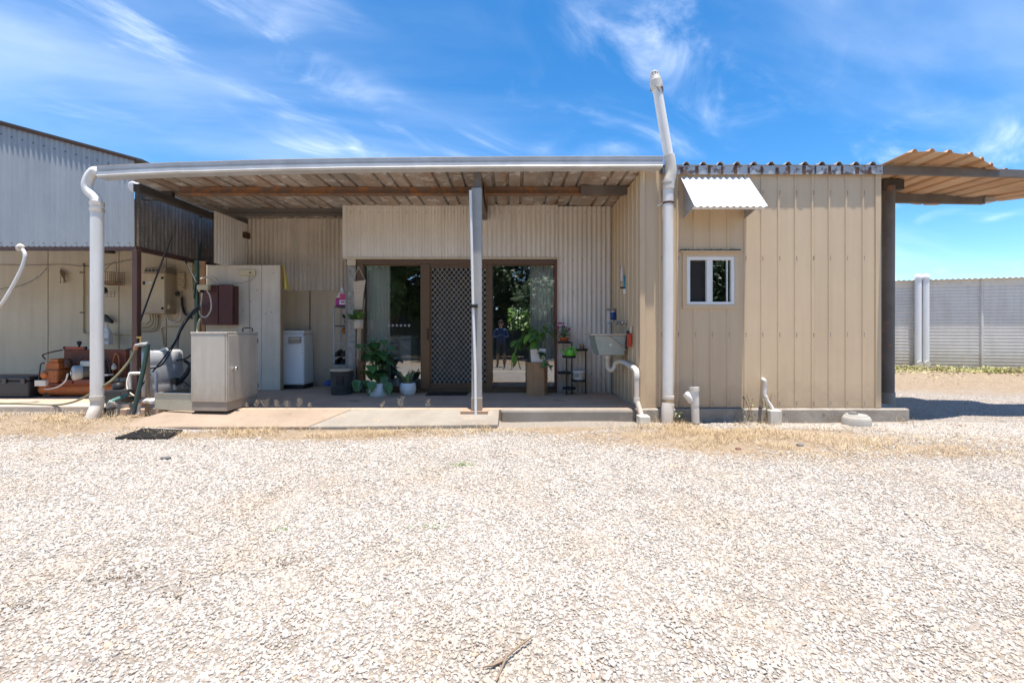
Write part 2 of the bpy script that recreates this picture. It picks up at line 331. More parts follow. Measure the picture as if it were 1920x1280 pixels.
def ground_material():
    m = bpy.data.materials.new('ground_gravel_dirt'); m.use_nodes = True; t = m.node_tree; b = t.nodes['Principled BSDF']
    co = N(t, 'ShaderNodeTexCoord'); v = co.outputs['Object']
    vo = N(t, 'ShaderNodeTexVoronoi'); vo.inputs['Scale'].default_value = 85; t.links.new(v, vo.inputs['Vector'])
    vc = N(t, 'ShaderNodeSeparateXYZ'); t.links.new(vo.outputs['Color'], vc.inputs[0])
    stone = ramp(t, [(0.0, (.30, .255, .21)), (.35, (.37, .33, .29)), (.7, (.40, .365, .325)), (1.0, (.35, .275, .20))]); t.links.new(vc.outputs[0], stone.inputs[0])
    nd = N(t, 'ShaderNodeTexNoise'); nd.inputs['Scale'].default_value = 0.55; nd.inputs['Detail'].default_value = 8; t.links.new(v, nd.inputs['Vector'])
    nf = N(t, 'ShaderNodeTexNoise'); nf.inputs['Scale'].default_value = 14; nf.inputs['Detail'].default_value = 6; t.links.new(v, nf.inputs['Vector'])
    dirt = ramp(t, [(.3, (.31, .225, .15)), (.55, (.38, .295, .21)), (.75, (.42, .345, .265))]); t.links.new(nf.outputs[0], dirt.inputs[0])
    at = N(t, 'ShaderNodeAttribute', attribute_name='dirt')
    fac = math_(t, 'ADD', at.outputs['Fac'], math_(t, 'MULTIPLY', math_(t, 'SUBTRACT', nd.outputs[0], .5), .9))
    fr = ramp(t, [(.38, 0.0), (.6, 1.0)]); t.links.new(fac, fr.inputs[0])
    mx = N(t, 'ShaderNodeMix', data_type='RGBA'); t.links.new(fr.outputs[0], mx.inputs[0]); t.links.new(stone.outputs[0], mx.inputs[6]); t.links.new(dirt.outputs[0], mx.inputs[7])
    t.links.new(mx.outputs[2], b.inputs['Base Color']); b.inputs['Roughness'].default_value = .95; b.inputs['Specular IOR Level'].default_value = .2
    bp = N(t, 'ShaderNodeBump'); bp.inputs['Distance'].default_value = .02; bp.inputs['Strength'].default_value = .9
    h = math_(t, 'ADD', math_(t, 'MULTIPLY', vo.outputs['Distance'], -1.0), math_(t, 'MULTIPLY', nf.outputs[0], .4)); t.links.new(h, bp.inputs['Height']); t.links.new(bp.outputs[0], b.inputs['Normal'])
    return m
# dirt weight: bare soil and straw patches (world metres)
PATCH = [(-2.6, 2.3, .8, .4, .34), (-1.7, 1.6, .5, .2, .36), (3.2, 3.6, 1.6, .4, .36), (2.2, 1.9, .5, .2, .22), (-5.4, 5.3, 1.9, .75, 1.0), (-2.2, 4.95, 2.5, .36, .95), (0.3, 5.15, 1.3, .3, .7), (-3.6, 4.65, 1.2, .25, .5), (-1.4, 3.4, .8, .3, .32), (.8, 3.3, .9, .3, .3), (-3.2, 3.3, .9, .35, .3), (2.6, 3.2, 1.0, .3, .33), (1.2, 2.1, .5, .15, .3), (-1.0, 1.75, .5, .12, .3), (2.4, 4.75, 2.0, .75, 1.1), (3.8, 4.35, 1.9, .45, .75), (5.0, 4.2, 1.5, .35, .45), (-5.2, 4.2, 1.0, .2, .35), (-1.7, 2.2, .45, .14, .45), (-.3, 4.1, .8, .2, .3), (-2.0, 2.55, .6, .1, .4),
         (0.2, 1.9, .4, .1, .25), (1.0, 2.6, .6, .12, .25), (9.5, 9.6, 5, 1.5, 1.15), (8.5, 8.2, 2.5, .5, .6)]
def dirtw(x, y):
    w = 0.0
    for cx, cy, rx, ry, a in PATCH:
        q = ((x - cx) / rx) ** 2 + ((y - cy) / ry) ** 2
        if q < 4: w = max(w, a * math.exp(-q * 1.1))
    if y > 10.3: w = 1.0
    if y < -2: w = max(w, min(1.0, (-2 - y) * .5))
    return w
def ground():
    xs = sorted(set([-400, -150, -60, -30, -18] + [round(-12 + .2 * i, 3) for i in range(121)] + [16, 22, 30, 60, 150, 400]))
    ys = sorted(set([-300, -120, -60, -30, -15, -10] + [round(-6 + .25 * i, 3) for i in range(25)] + [round(.2 + .1 * i, 3) for i in range(62)] + [round(6.5 + .25 * i, 3) for i in range(40)] + [20, 30, 60, 150, 400]))
    nx, ny = len(xs), len(ys)
    vs = [(x, y, gz(x, y) if abs(x) < 30 and -15 < y < 30 else gz(x, max(-15, min(y, 30)))) for y in ys for x in xs]
    fs = [(j * nx + i, j * nx + i + 1, (j + 1) * nx + i + 1, (j + 1) * nx + i) for j in range(ny - 1) for i in range(nx - 1)]
    b = MB().add(vs, fs, True); o = b.build('ground', ground_material(), kind='structure')
    a = o.data.attributes.new('dirt', 'FLOAT', 'POINT'); a.data.foreach_set('value', [dirtw(v[0], v[1]) for v in vs])
ground()

def gravel():
    n = 400000
    yn = np.sqrt(RNG.uniform(0.9 ** 2, 4.0 ** 2, 285000)); yn = yn[RNG.random(len(yn)) > (yn - 2.2) / 1.8]
    yf = np.sqrt(RNG.uniform(2.2 ** 2, 5.55 ** 2, 250000)); yf = yf[RNG.random(len(yf)) < (yf - 2.2) / 1.8]
    y = np.concatenate([yn, yf]); x = RNG.uniform(-1, 1, len(y)) * (1.22 * y + 1.0)
    keep = []; ps = []
    for i in range(len(x)):
        xx, yy = float(x[i]), float(y[i])
        if yy > 5.16 and -4.9 < xx < 1.6 and yy > 5.16: continue
        if yy > 5.55 and xx < 5.2: continue
        w = dirtw(xx, yy) + .30 * mnoise.noise((xx * .8, yy * 1.3, 3)) + .22 * mnoise.noise((xx * 3.1, yy * 5, 9)) + .12 * mnoise.noise((xx * 11, yy * 14, 5))
        if RNG.random() < (w - .18) * 1.7: continue
        ps.append((xx, yy, gz(xx, yy) + .0018))
        if len(ps) >= n: break
    # more gravel to the right of the annex
    for i in range(14000):
        xx, yy = RNG.uniform(5.0, 10), RNG.uniform(5.5, 9.2)
        if dirtw(xx, yy) < .25 + .3 * RNG.random(): ps.append((xx, yy, gz(xx, yy)))
    ps = np.array(ps, dtype=np.float32); k = len(ps)
    me = bpy.data.meshes.new('gravel'); me.vertices.add(k); me.vertices.foreach_set('co', ps.ravel())
    sc = (np.exp(RNG.normal(0, .36, k)) * (.0050 + .0005 * np.clip(ps[:, 1] - 2.5, 0, 4))).astype(np.float32); sc = np.clip(sc, .0024, .014)
    a = me.attributes.new('ssize', 'FLOAT', 'POINT'); a.data.foreach_set('value', sc)
    r = me.attributes.new('srot', 'FLOAT_VECTOR', 'POINT'); r.data.foreach_set('vector', np.stack([RNG.normal(0, .42, k), RNG.normal(0, .42, k), RNG.uniform(0, 6.28, k)], 1).astype(np.float32).ravel())
    o = bpy.data.objects.new('gravel', me); COL.objects.link(o); o['kind'] = 'stuff'; o['label'] = 'pale crushed gravel covering the yard'
    m = bpy.data.materials.new('gravel_stone'); m.use_nodes = True; t = m.node_tree; b = t.nodes['Principled BSDF']
    oi = N(t, 'ShaderNodeObjectInfo'); cr = ramp(t, [(0, (.395, .36, .322)), (.2, (.445, .418, .387)), (.45, (.425, .398, .365)), (.62, (.435, .395, .35)), (.78, (.385, .355, .322)), (.9, (.47, .40, .335)), (.96, (.44, .34, .25)), (.99, (.32, .28, .25)), (1, (.24, .21, .19))]); t.links.new(oi.outputs['Random'], cr.inputs[0])
    geo = N(t, 'ShaderNodeNewGeometry'); dn = N(t, 'ShaderNodeTexNoise'); dn.inputs['Scale'].default_value = 1.1; dn.inputs['Detail'].default_value = 7; dn.inputs['Roughness'].default_value = .65; t.links.new(geo.outputs['Position'], dn.inputs['Vector'])
    df = ramp(t, [(.48, 0.0), (.72, .75)]); t.links.new(dn.outputs[0], df.inputs[0]); dm = N(t, 'ShaderNodeMix', data_type='RGBA'); t.links.new(df.outputs[0], dm.inputs[0]); t.links.new(cr.outputs[0], dm.inputs[6]); dm.inputs[7].default_value = (.40, .325, .245, 1)
    t.links.new(dm.outputs[2], b.inputs['Base Color']); b.inputs['Roughness'].default_value = .9; b.inputs['Specular IOR Level'].default_value = .25
    g = bpy.data.node_groups.new('scatter_stones', 'GeometryNodeTree')
    g.interface.new_socket('Geometry', in_out='INPUT', socket_type='NodeSocketGeometry'); g.interface.new_socket('Geometry', in_out='OUTPUT', socket_type='NodeSocketGeometry')
    gi = N(g, 'NodeGroupInput'); go = N(g, 'NodeGroupOutput'); iop = N(g, 'GeometryNodeInstanceOnPoints'); g2i = N(g, 'GeometryNodeGeometryToInstance')
    for s in range(7):
        ic = N(g, 'GeometryNodeMeshIcoSphere'); ic.inputs['Radius'].default_value = 1; ic.inputs['Subdivisions'].default_value = 2 if s < 3 else 1
        nz = N(g, 'ShaderNodeTexNoise', noise_dimensions='4D'); nz.inputs['Scale'].default_value = .85; nz.inputs['W'].default_value = s * 7.3; nz.inputs['Detail'].default_value = 1
        sb = N(g, 'ShaderNodeVectorMath', operation='SUBTRACT'); sb.inputs[1].default_value = (.5, .5, .5); g.links.new(nz.outputs['Color'], sb.inputs[0])
        ml = N(g, 'ShaderNodeVectorMath', operation='MULTIPLY'); ml.inputs[1].default_value = (1.5, 1.4, 1.2); g.links.new(sb.outputs[0], ml.inputs[0])
        st = N(g, 'GeometryNodeSetPosition'); g.links.new(ic.outputs['Mesh'], st.inputs['Geometry']); g.links.new(ml.outputs[0], st.inputs['Offset'])
        tr = N(g, 'GeometryNodeTransform'); tr.inputs['Scale'].default_value = (1.2, 1.0, .74); g.links.new(st.outputs[0], tr.inputs['Geometry'])
        ms = N(g, 'GeometryNodeSetMaterial'); ms.inputs['Material'].default_value = m; g.links.new(tr.outputs[0], ms.inputs['Geometry'])
        g.links.new(ms.outputs[0], g2i.inputs[0])
    def attr(nm, ty):
        q = N(g, 'GeometryNodeInputNamedAttribute', data_type=ty); q.inputs['Name'].default_value = nm; return q.outputs['Attribute']
    g.links.new(gi.outputs[0], iop.inputs['Points']); g.links.new(g2i.outputs[0], iop.inputs['Instance']); iop.inputs['Pick Instance'].default_value = True
    g.links.new(attr('srot', 'FLOAT_VECTOR'), iop.inputs['Rotation']); g.links.new(attr('ssize', 'FLOAT'), iop.inputs['Scale'])
    g.links.new(iop.outputs[0], go.inputs[0])
    md = o.modifiers.new('stones', 'NODES'); md.node_group = g
gravel()

# concrete
MB().box(-4.95, 1.60, 5.74, 8.2, -.20, 0).build('porch_floor', 'porch_floor', kind='structure', bevel=.008)
MB().box(-9.5, -4.96, 6.08, 8.3, -.22, -.015).build('shed_floor', 'porch_floor', kind='structure', bevel=.012)
MB().box(-9.5, -4.96, 6.02, 6.32, -.22, -.009).build('shed_floor_edge', 'concrete', kind='structure', bevel=.012)
# apron of pale concrete sloping to the gravel: two slabs with a joint
def slabquad(pts, zt, th): return [(x, y, z) for (x, y), z in zip(pts, zt)]
for nm, pts, zt in (('apron_left', [(-4.55, 5.19), (-2.32, 5.17), (-2.02, 5.78), (-4.28, 5.78)], (-.105, -.10, .004, .004)), ('apron', [(-2.305, 5.17), (-.16, 5.24), (-.16, 5.78), (-2.005, 5.78)], (-.10, -.09, .004, .004))):
    MB().prism([(x, y, z - .12) for (x, y), z in zip(pts, zt)], (0, 0, .12)).build('apron', 'concrete_pink' if nm == 'apron_left' else 'concrete_pale', kind='structure', bevel=.012)
MB().box(-.14, 1.56, 5.66, 5.80, -.22, .006).build('porch_edge', 'concrete_pale', kind='structure', bevel=.03)
MB().box(1.585, 4.93, 5.635, 8.4, -.30, .022).build('annex_footing', 'concrete_grey', kind='structure', bevel=.02)

# ------------------------------------------------------------------ left shed
SH = empty('galvanised_shed', (-7.3, 6.9, 0), 'blue grey corrugated shed with open cream panelled bay at the left edge', 'shed')
dS = 6.46; xR = -5.36
def shedtop(x): return 3.40 + (xR - x) * 0.272
x = xR; zb = 2.178
while x > -10.0:
    w = 0.76
    x0 = x - w
    MB().sheet((x0 - .02, dS - .003 * (int(x * 10) % 2), zb), (1, 0, 0), (0, 0, 1), (0, -1, 0), corr(w + .02), lambda s, x0=x0: shedtop(x0 + s) - zb).build('wall_sheet', 'galv_blue', SH, solid=.0015)
    x = x0
# weathered side wall, receding; its shade is painted into the dark base colour
y = dS; k = 0
while y < 8.2:
    w = min(.76, 8.25 - y)
    MB().sheet((xR, y, 2.19), (0, 1, 0), (0, 0, 1), (1, 0, 0), corr(w + .015), 3.12 - 2.19).build('side_sheet', 'galv_shaded', SH, solid=.0015); y += .76
# roof sheet, barge and beams
MB().prism([(xR + .14, dS - .04, shedtop(xR + .14) + .02), (-10.2, dS - .04, shedtop(-10.2) + .02), (-10.2, dS - .04, shedtop(-10.2) + .045), (xR + .14, dS - .04, shedtop(xR + .14) + .045)], (0, 4, 0)).build('roof', 'steel_black', SH)
MB().prism([(xR + .02, dS - .03, shedtop(xR) - .01), (-10.2, dS - .03, shedtop(-10.2) - .03), (-10.2, dS - .03, shedtop(-10.2) + .018), (xR + .02, dS - .03, shedtop(xR) + .018)], (0, .03, 0)).build('roof_trim', 'rust_dark', SH)
MB().box(-10.2, xR + .02, dS + .0, dS + .07, zb - .045, zb + .012).build('lintel', 'brown_paint', SH)
MB().box(xR - .035, xR + .03, dS + .07, 8.2, zb - .05, zb + .012).build('lintel', 'brown_paint', SH)
MB().box(xR - .03, xR + .045, dS - .01, dS + .07, -.015, zb - .045).build('corner_post', 'brown_paint', SH, bevel=.006)
dP = 8.2
for a, b2 in ((-10.4, X(90, dP)), (X(90, dP), X(223, dP)), (X(223, dP), X(312, dP)), (X(312, dP), X(393, dP))):
    MB().box(a + .006, b2 - .006, dP, dP + .08, -.015, 3.05).build('wall_panel', 'panel_cream', SH, bevel=.006)
MB().box(-10.4, -5.3, dP + .05, dP + .09, -.015, 3.05).build('backing', 'rust_line', SH)
MB().box(-10.4, xR, 8.2, 8.3, 3.051, 3.36).build('rear_wall', 'inside', SH)
# screws on the front sheets
b = MB()
for i in range(36):
    xx = xR - .06 - i * .152
    for zz_ in (shedtop(xx) - .14, zb + .05):
        b.lathe((xx, dS - .0085, zz_), [(.009, 0), (.009, .004), (.003, .007)], 6, (0, -1, 0))
b.build('screws', 'dark_grey', SH, kind='stuff')

# ------------------------------------------------------------------ house
H = empty('house', (-.5, 7.3, 0), 'low corrugated iron house with rusty porch roof and glass sliding door', 'house')
dW = 7.31; dL = 8.12; zT = 3.01
xw0, xw1 = X(645, dW), 1.597
xo0, xo1 = X(671, dW), X(1044, dW); zo1 = Z(487, dW)
# fascia over the door: fine sheets left, wider ones right
x = xw0
while x < X(885, dW) - .05:
    w = min(.62, X(885, dW) - x)
    MB().sheet((x, dW - .03, zo1 + .035), (1, 0, 0), (0, 0, 1), (0, -1, 0), corr(w + .01, .0525, .0075), zT - zo1 - .035 - .02 * random.random()).build('fascia_sheet', 'galv_pale', H, solid=.0015); x += w
x = X(885, dW)
while x < xo1 - .05:
    w = min(.70, xo1 - x)
    MB().sheet((x, dW - .027, zo1 + .035), (1, 0, 0), (0, 0, 1), (0, -1, 0), corr(w + .01, .0762, .0105), zT - zo1 - .03 - .02 * random.random()).build('fascia_sheet', 'galv_pale', H, solid=.0015); x += w
x = xo1 + .003
while x < xw1 - .05:
    w = min(.76, xw1 - x)
    MB().sheet((x, dW - .022, 0.0), (1, 0, 0), (0, 0, 1), (0, -1, 0), corr(w, .0762, .0125), zT - .03).build('wall_sheet', 'galv_pale', H, solid=.0015); x += w
b = MB()
for i in range(30):
    xx = xw0 + .12 + i * .15
    if xx < xw1 - .03: b.lathe((xx, dW - .036, zT - .13), [(.007, 0), (.007, .004), (.002, .006)], 6, (0, -1, 0))
for zz_ in (2.13, 1.6, .9, .3):
    for i in range(6): b.lathe((xo1 + .1 + i * .1524, dW - .031, zz_), [(.007, 0), (.007, .004), (.002, .006)], 6, (0, -1, 0))
b.build('screws', 'dark_grey', H, kind='stuff')
MB().box(xw0, xo1 + .01, dW - .05, dW + .0, zo1 + .002, zo1 + .036).build('head_trim', 'panel_cream', H, bevel=.004)
MB().box(xw0 - .005, xw0 + .05, dW - .05, dW - .036, zo1 + .036, zT - .01).build('corner_trim', 'galv_pale', H)
MB().box(X(653, dW), X(669, dW), dW - .06, dW + .06, zo1 - .10, zo1 + .001).build('pillar_cap', 'panel_cream', H, bevel=.008)
MB().box(X(654, dW), X(669, dW), dW - .05, dW + .06, 0, zo1 - .10).build('pillar', 'stone_pillar', H, bevel=.02)
MB().box(xw0, xw1, dW + .06, dW + .12, zo1 + .0, 3.0).build('wall_lining', 'inside', H)
MB().box(xo1 + .01, xw1, dW + .06, dW + .12, 0, zo1).build('wall_lining', 'inside', H)
MB().box(xw0, X(669, dW) - .0, dW + .06, dL, 0, 3.0).build('wall_lining', 'inside', H)
# rear wall of the laundry corner
x = X(466, dL)
while x < xw0 + .05:
    w = min(.76, xw0 + .1 - x)
    MB().sheet((x, dL, Z(545, dL)), (1, 0, 0), (0, 0, 1), (0, -1, 0), corr(w + .01, .0762, .0125), zT - Z(545, dL)).build('wall_sheet', 'corr_grey', H, solid=.0015); x += w
xj = X(580, dL)
MB().box(-5.3, xj - .012, dL + .02, dL + .08, 0, Z(545, dL) + .01).build('wall_panel', 'panel_cream', H, bevel=.004)
MB().box(xj + .012, xw0, dL + .02, dL + .08, 0, Z(545, dL) + .01).build('wall_panel', 'panel_cream', H, bevel=.004)
MB().box(xj - .0115, xj + .0115, dL + .028, dL + .07, .0, 1.3).build('joint_strip', 'rust_line', H)
MB().box(-5.3, xw0, dL + .09, dL + .12, 0, 3.0).build('wall_lining', 'inside', H)
# pale receding sheet left of the laundry corner
xs_ = -4.715
MB().sheet((xs_, 7.18, 2.06), (0, 1, 0), (0, 0, 1), (1, 0, 0), corr(.94, .0762, .0095), zT - .12 - 2.06).build('return_sheet', 'galv_pale', H, solid=.0015)
# porch roof: profiled sheets running to the back, rusted underneath
zr = 2.985
x = -5.02
while x < 1.60:
    w = min(.76, 1.62 - x)
    sag = .012 * random.random()
    MB().sheet((x, 5.64, zr + sag), (1, 0, 0), (0, 1, 0), (0, 0, 1), ribs(0, w + .02, .02, .19, .05, .026, .042), 2.6, smooth=False, rows=2).build('roof_sheet', 'roof_under', H, solid=.0015); x += w
MB().box(-4.62, 1.56, 6.32, 6.37, zr - .115, zr - .002).box(-4.62, 1.56, 6.27, 6.32, zr - .115, zr - .100).build('purlin', 'steel_rust', H)
MB().box(-4.62, -2.75, 7.42, 7.47, zr - .115, zr - .002).box(-4.62, -2.75, 7.37, 7.42, zr - .115, zr - .100).build('purlin', 'steel_old', H)
MB().box(.95, 1.58, 6.24, 6.269, zr - .13, zr - .004).build('purlin_patch', 'steel_old', H)
MB().box(-.475, -.39, 5.70, 7.26, 2.752, zr - .004).build('rafter', 'steel_old', H, bevel=.006)
MB().box(-.372, -.366, 6.1, 7.0, 2.80, zr - .01).build('rafter_plate', 'steel_rust', H)
MB().box(-4.83, -4.74, 5.80, 8.1, 2.76, 2.86).build('rafter', 'steel_black', H, bevel=.006)
MB().box(-4.80, -4.76, 6.30, 6.36, 2.861, zr - .12).build('rafter_cleat', 'steel_black', H)
MB().box(-5.0, -4.66, 7.98, 8.10, 2.62, 2.72).build('rafter_bracket', 'rust_dark', H)
MB().box(-5.3, -4.86, 6.5, 6.56, 2.86, zr).build('rafter_strut', 'steel_black', H)
# gutter: box profile with rolled lips, falls to the downpipe on the left
gp = [(181, 312), (260, 307.5), (340, 304), (500, 300), (660, 297), (800, 295.5), (1000, 294), (1243, 293.5)]
dG = 5.50
prof = [(5.655, -.125), (dG + .015, -.13), (dG, -.118), (dG - .006, -.112), (dG, -.104), (dG, -.06), (dG + .012, -.052), (dG + .012, -.045), (dG, -.038), (dG, -.006), (dG - .008, 0), (dG + .006, .006), (dG + .012, -.004)]
def gutter(name, pts):
    vs, fs = [], []
    for px, py in pts:
        c = P(px, py, dG)
        for yy, dz in prof: vs.append((c.x, yy, c.z + dz))
    n = len(prof)
    for i in range(len(pts) - 1):
        for k in range(n - 1): fs.append((i * n + k, (i + 1) * n + k, (i + 1) * n + k + 1, i * n + k + 1))
    fs.append(tuple(range(n))); fs.append(tuple(range((len(pts) - 1) * n, len(pts) * n))[::-1])
    return MB().add(vs, fs).build(name, 'gutter', H, solid=.002)
gutter('gutter', gp[:3]); 
gp2 = [(338, 304.6)] + [(px, py - .4) for px, py in gp[3:]]
gutter('gutter', gp2)
MB().box(X(790, 5.6), 1.80, 5.56, 5.60, 3.085, 3.112).build('roof_edge', 'white_sheet', H)
# downpipe at the left end of the gutter
dp = 5.56; rD = .066
b = MB().tube(smoothpath([P(188, 325, dp), P(178, 321, dp), P(168, 332, dp), P(163, 347, dp), P(166, 358, dp), P(178, 370, dp), P(182, 380, dp), P(182, 390, dp)], 4), .056, 12)
b.build('downpipe_elbow', 'pvc', H)
MB().tube([P(182, 386, dp), P(182, 742, dp)], rD, 16).build('downpipe', 'pvc', H)
for py in (379, 391, 742): MB().tube([P(182, py, dp), P(182, py + 7, dp)], rD + .008, 16).build('pipe_collar', 'pvc_dirty', H)
MB().tube(smoothpath([P(182, 745, dp), P(182, 760, dp), P(177, 772, dp - .03), P(173, 783, dp - .05), P(171, 792, dp - .06)], 4), rD + .002, 14).build('pipe_shoe', 'pvc', H)
# centre post with base plate and the white conduit strapped to it
dC = 5.61
MB().box(X(884, dC), X(903, dC), dC, dC + .12, 0.004, 2.75).build('post', 'post_grey', H, bevel=.008)
MB().box(X(884, dC) - .004, X(903, dC) + .004, dC - .006, dC + .125, .008, .16).build('post_foot', 'cabinet_base', H, bevel=.004)
MB().box(X(864, dC), X(915, dC), dC - .05, dC + .14, -.06, .003).build('base_plate', 'tile_tan', H)
b = MB().tube([P(882, 357, dC - .03), P(887, 570, dC - .03), P(891, 690, dC - .03), P(892, 780, dC - .05)], .017, 8); b.build('conduit', 'white_paint', H)
MB().box(X(884, dC) - .006, X(896, dC), dC - .055, dC - .003, Z(577, dC), Z(571, dC)).build('conduit_clip', 'black', H)
# sliding door assembly
y0 = dW - .02
b = MB(); zs0 = -.005
b.box(xo0, xo1 - .035, y0 - .03, y0 + .09, zo1 - .075, zo1)                      # head
b.box(xo0, X(683, dW), y0 - .03, y0 + .09, zs0 + .06, zo1 - .075)
b.box(X(790, dW), X(807, dW), y0 - .045, y0 + .09, zs0 + .06, zo1 - .075)
b.box(X(914, dW), X(923, dW), y0 - .03, y0 + .09, zs0 + .06, zo1 - .075)
b.box(xo0, xo1 - .035, y0 - .03, y0 + .09, zs0, zs0 + .06)
fr = b.build('sliding_door', 'frame_brown', H, bevel=.006)
MB().box(xo1 - .035, xo1, y0 - .03, y0 + .09, zs0, zo1).build('jamb', 'frame_red', fr)
for a, c in ((683, 790), (923, 1040)):
    MB().box(X(a, dW), X(c, dW), y0 + .03, y0 + .034, zs0 + .06, zo1 - .075).build('pane', 'window_glass', fr)
    for za, zc_ in ((zo1 - .095, zo1 - .076), (zs0 + .061, zs0 + .10)): MB().box(X(a, dW), X(c, dW), y0 + .012, y0 + .028, za, zc_).build('bead', 'frame_brown', fr)
sx0, sx1 = X(807, dW), X(914, dW); sz0, sz1 = zs0 + .06, zo1 - .075
b = MB(); bw = .035
b.box(sx0 + .002, sx1 - .002, y0 - .02, y0 + .01, sz1 - .06, sz1 - .001).box(sx0 + .002, sx1 - .002, y0 - .02, y0 + .01, sz0 + .001, sz0 + .10)
b.box(sx0 + .002, sx0 + .02, y0 - .02, y0 + .01, sz0 + .10, sz1 - .06).box(sx1 - .02, sx1 - .002, y0 - .02, y0 + .01, sz0 + .10, sz1 - .06).build('screen_frame', 'frame_brown', fr, bevel=.003)
gx0, gx1, gz0, gz1 = sx0 + .02, sx1 - .02, sz0 + .10, sz1 - .06
b = MB(); pw, ph = .0755, .092; sl = ph / pw
def clipbar(c, sgn):      # line z = c + sgn*sl*(x-gx0) clipped to the opening
    pts = []
    xa, xb = gx0, gx1
    za, zb_ = c, c + sgn * sl * (xb - xa)
    t0, t1 = 0.0, 1.0; dz = zb_ - za
    for lo, hi in ((gz0, gz1),):
        ta, tb = (lo - za) / dz, (hi - za) / dz
        if ta > tb: ta, tb = tb, ta
        t0, t1 = max(t0, ta), min(t1, tb)
    if t1 - t0 < .005: return
    A = Vector((xa + (xb - xa) * t0, y0 - .004 + .0015 * sgn, za + dz * t0)); B = Vector((xa + (xb - xa) * t1, y0 - .004 + .0015 * sgn, za + dz * t1))
    b.tube([A, B], .0030, 5, caps=False)
c = gz0 - sl * (gx1 - gx0)
while c < gz1:
    clipbar(c, 1); c += ph
c = gz0
while c < gz1 + sl * (gx1 - gx0):
    clipbar(c, -1); c += ph
b.build('grille', 'grille', fr, kind='stuff')
MB().box(gx0, gx1, y0 + .002, y0 + .004, gz0, gz1).build('fly_screen', 'fly_screen', fr)
MB().box(sx0, sx1, y0 + .045, y0 + .049, sz0, sz1).build('pane', 'window_glass', fr)
MB().tube(smoothpath([P(801.5, 617, y0 - .05), P(802, 619, y0 - .075), P(802, 634, y0 - .075), P(801.5, 636, y0 - .05)]), .010, 8).build('handle', 'black', fr)
b = MB()                                                                   # row of safety stickers on the glass
for i in range(6):
    px = 729 + i * 7.6; c = P(px, 610, y0 + .028); s = .016
    for q in ((-s, s, s - .006, s), (-s, s, -s, -s + .006), (-s, -s + .006, -s, s), (s - .006, s, -s, s)): b.box(c.x + q[0], c.x + q[1], c.y, c.y + .001, c.z + q[2], c.z + q[3])
b.build('safety_stickers', 'white_paint', fr, kind='stuff')
# room behind the glass
rx0, rx1, ry1 = -2.6, 1.58, 11.2
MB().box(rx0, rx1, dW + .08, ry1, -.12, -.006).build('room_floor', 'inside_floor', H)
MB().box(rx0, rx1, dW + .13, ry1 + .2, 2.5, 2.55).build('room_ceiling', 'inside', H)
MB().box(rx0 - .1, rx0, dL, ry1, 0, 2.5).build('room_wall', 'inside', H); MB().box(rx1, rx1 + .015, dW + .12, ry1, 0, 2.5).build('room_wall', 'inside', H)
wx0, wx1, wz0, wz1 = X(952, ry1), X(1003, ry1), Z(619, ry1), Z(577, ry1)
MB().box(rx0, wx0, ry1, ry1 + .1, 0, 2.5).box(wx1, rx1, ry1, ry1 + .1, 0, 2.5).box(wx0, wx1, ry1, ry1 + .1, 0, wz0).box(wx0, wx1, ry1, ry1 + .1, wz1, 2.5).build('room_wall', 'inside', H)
b = MB()
for i in range(-12, 26):
    a = Vector((wx0 + i * .06, ry1 + .05, wz0)); c2 = a + Vector((wz1 - wz0, 0, wz1 - wz0)); 
    for A, B in ((a, c2), (Vector((c2.x, a.y, a.z)), Vector((a.x, a.y, c2.z)))):
        t0 = max(0, min(1, (wx0 - A.x) / (B.x - A.x))); t1 = max(0, min(1, (wx1 - A.x) / (B.x - A.x)))
        if t0 > t1: t0, t1 = t1, t0
        if t1 - t0 > .02: b.tube([A.lerp(B, t0), A.lerp(B, t1)], .005, 4, caps=False)
b.box(X(971, ry1), X(973, ry1), ry1 + .02, ry1 + .04, wz0, wz1)
b.build('window_grille', 'dark_grey', H, kind='stuff')
# main roof over the house so that no sky light falls into the room
MB().box(xw0 - 2.6, 1.59, 8.25, 12, 3.02, 3.06).build('main_roof', 'gutter', H)
MB().box(-5.3, 1.595, 11.4, 11.5, 1.75, 3.02).build('rear_wall', 'inside', H)

# ------------------------------------------------------------------ bathroom annex
A = empty('bathroom_annex', (3.1, 6.9, 0), 'beige ribbed metal bathroom annex with small white framed window', 'annex')
dA = 5.69; sA = F / dA
ax0, ax1 = 1.60, 4.60; az0, az1 = .03, 2.985
rib0 = X(1396, dA); pit = .2107
hx0, hx1, hz0, hz1 = X(1279, dA), X(1385, dA), Z(579, dA), Z(473, dA)
def clad(mb, x0, x1, z0, z1, dy=0.0):
    pr = ribs(x0, x1, rib0 - 20 * pit, pit, .034, .016, .013); mb.sheet((0, dA + dy, z0), (1, 0, 0), (0, 0, 1), (0, -1, 0), pr, z1 - z0, smooth=False)
bounds = [1.66, rib0 - 4 * pit + .03, rib0 + .03, rib0 + 4 * pit + .03, 4.535]
for i in range(4):
    a, c = bounds[i], bounds[i + 1]; b = MB(); dy = -.0015 * (i % 2)
    if i == 1:
        clad(b, a, hx0, az0, az1, dy); clad(b, hx1, c, az0, az1, dy); clad(b, hx0, hx1, az0, hz0, dy); clad(b, hx0, hx1, hz1, az1, dy)
    else: clad(b, a, c, az0, az1, dy)
    b.build('cladding_sheet', 'beige', A, solid=.0012)
MB().box(ax0 - .004, ax0 + .062, dA - .018, dA + .04, az0, az1).build('corner_flashing', 'beige_trim', A, bevel=.004)
MB().box(4.533, ax1 + .004, dA - .018, dA + .04, az0, az1).build('corner_flashing', 'beige_trim', A, bevel=.004)
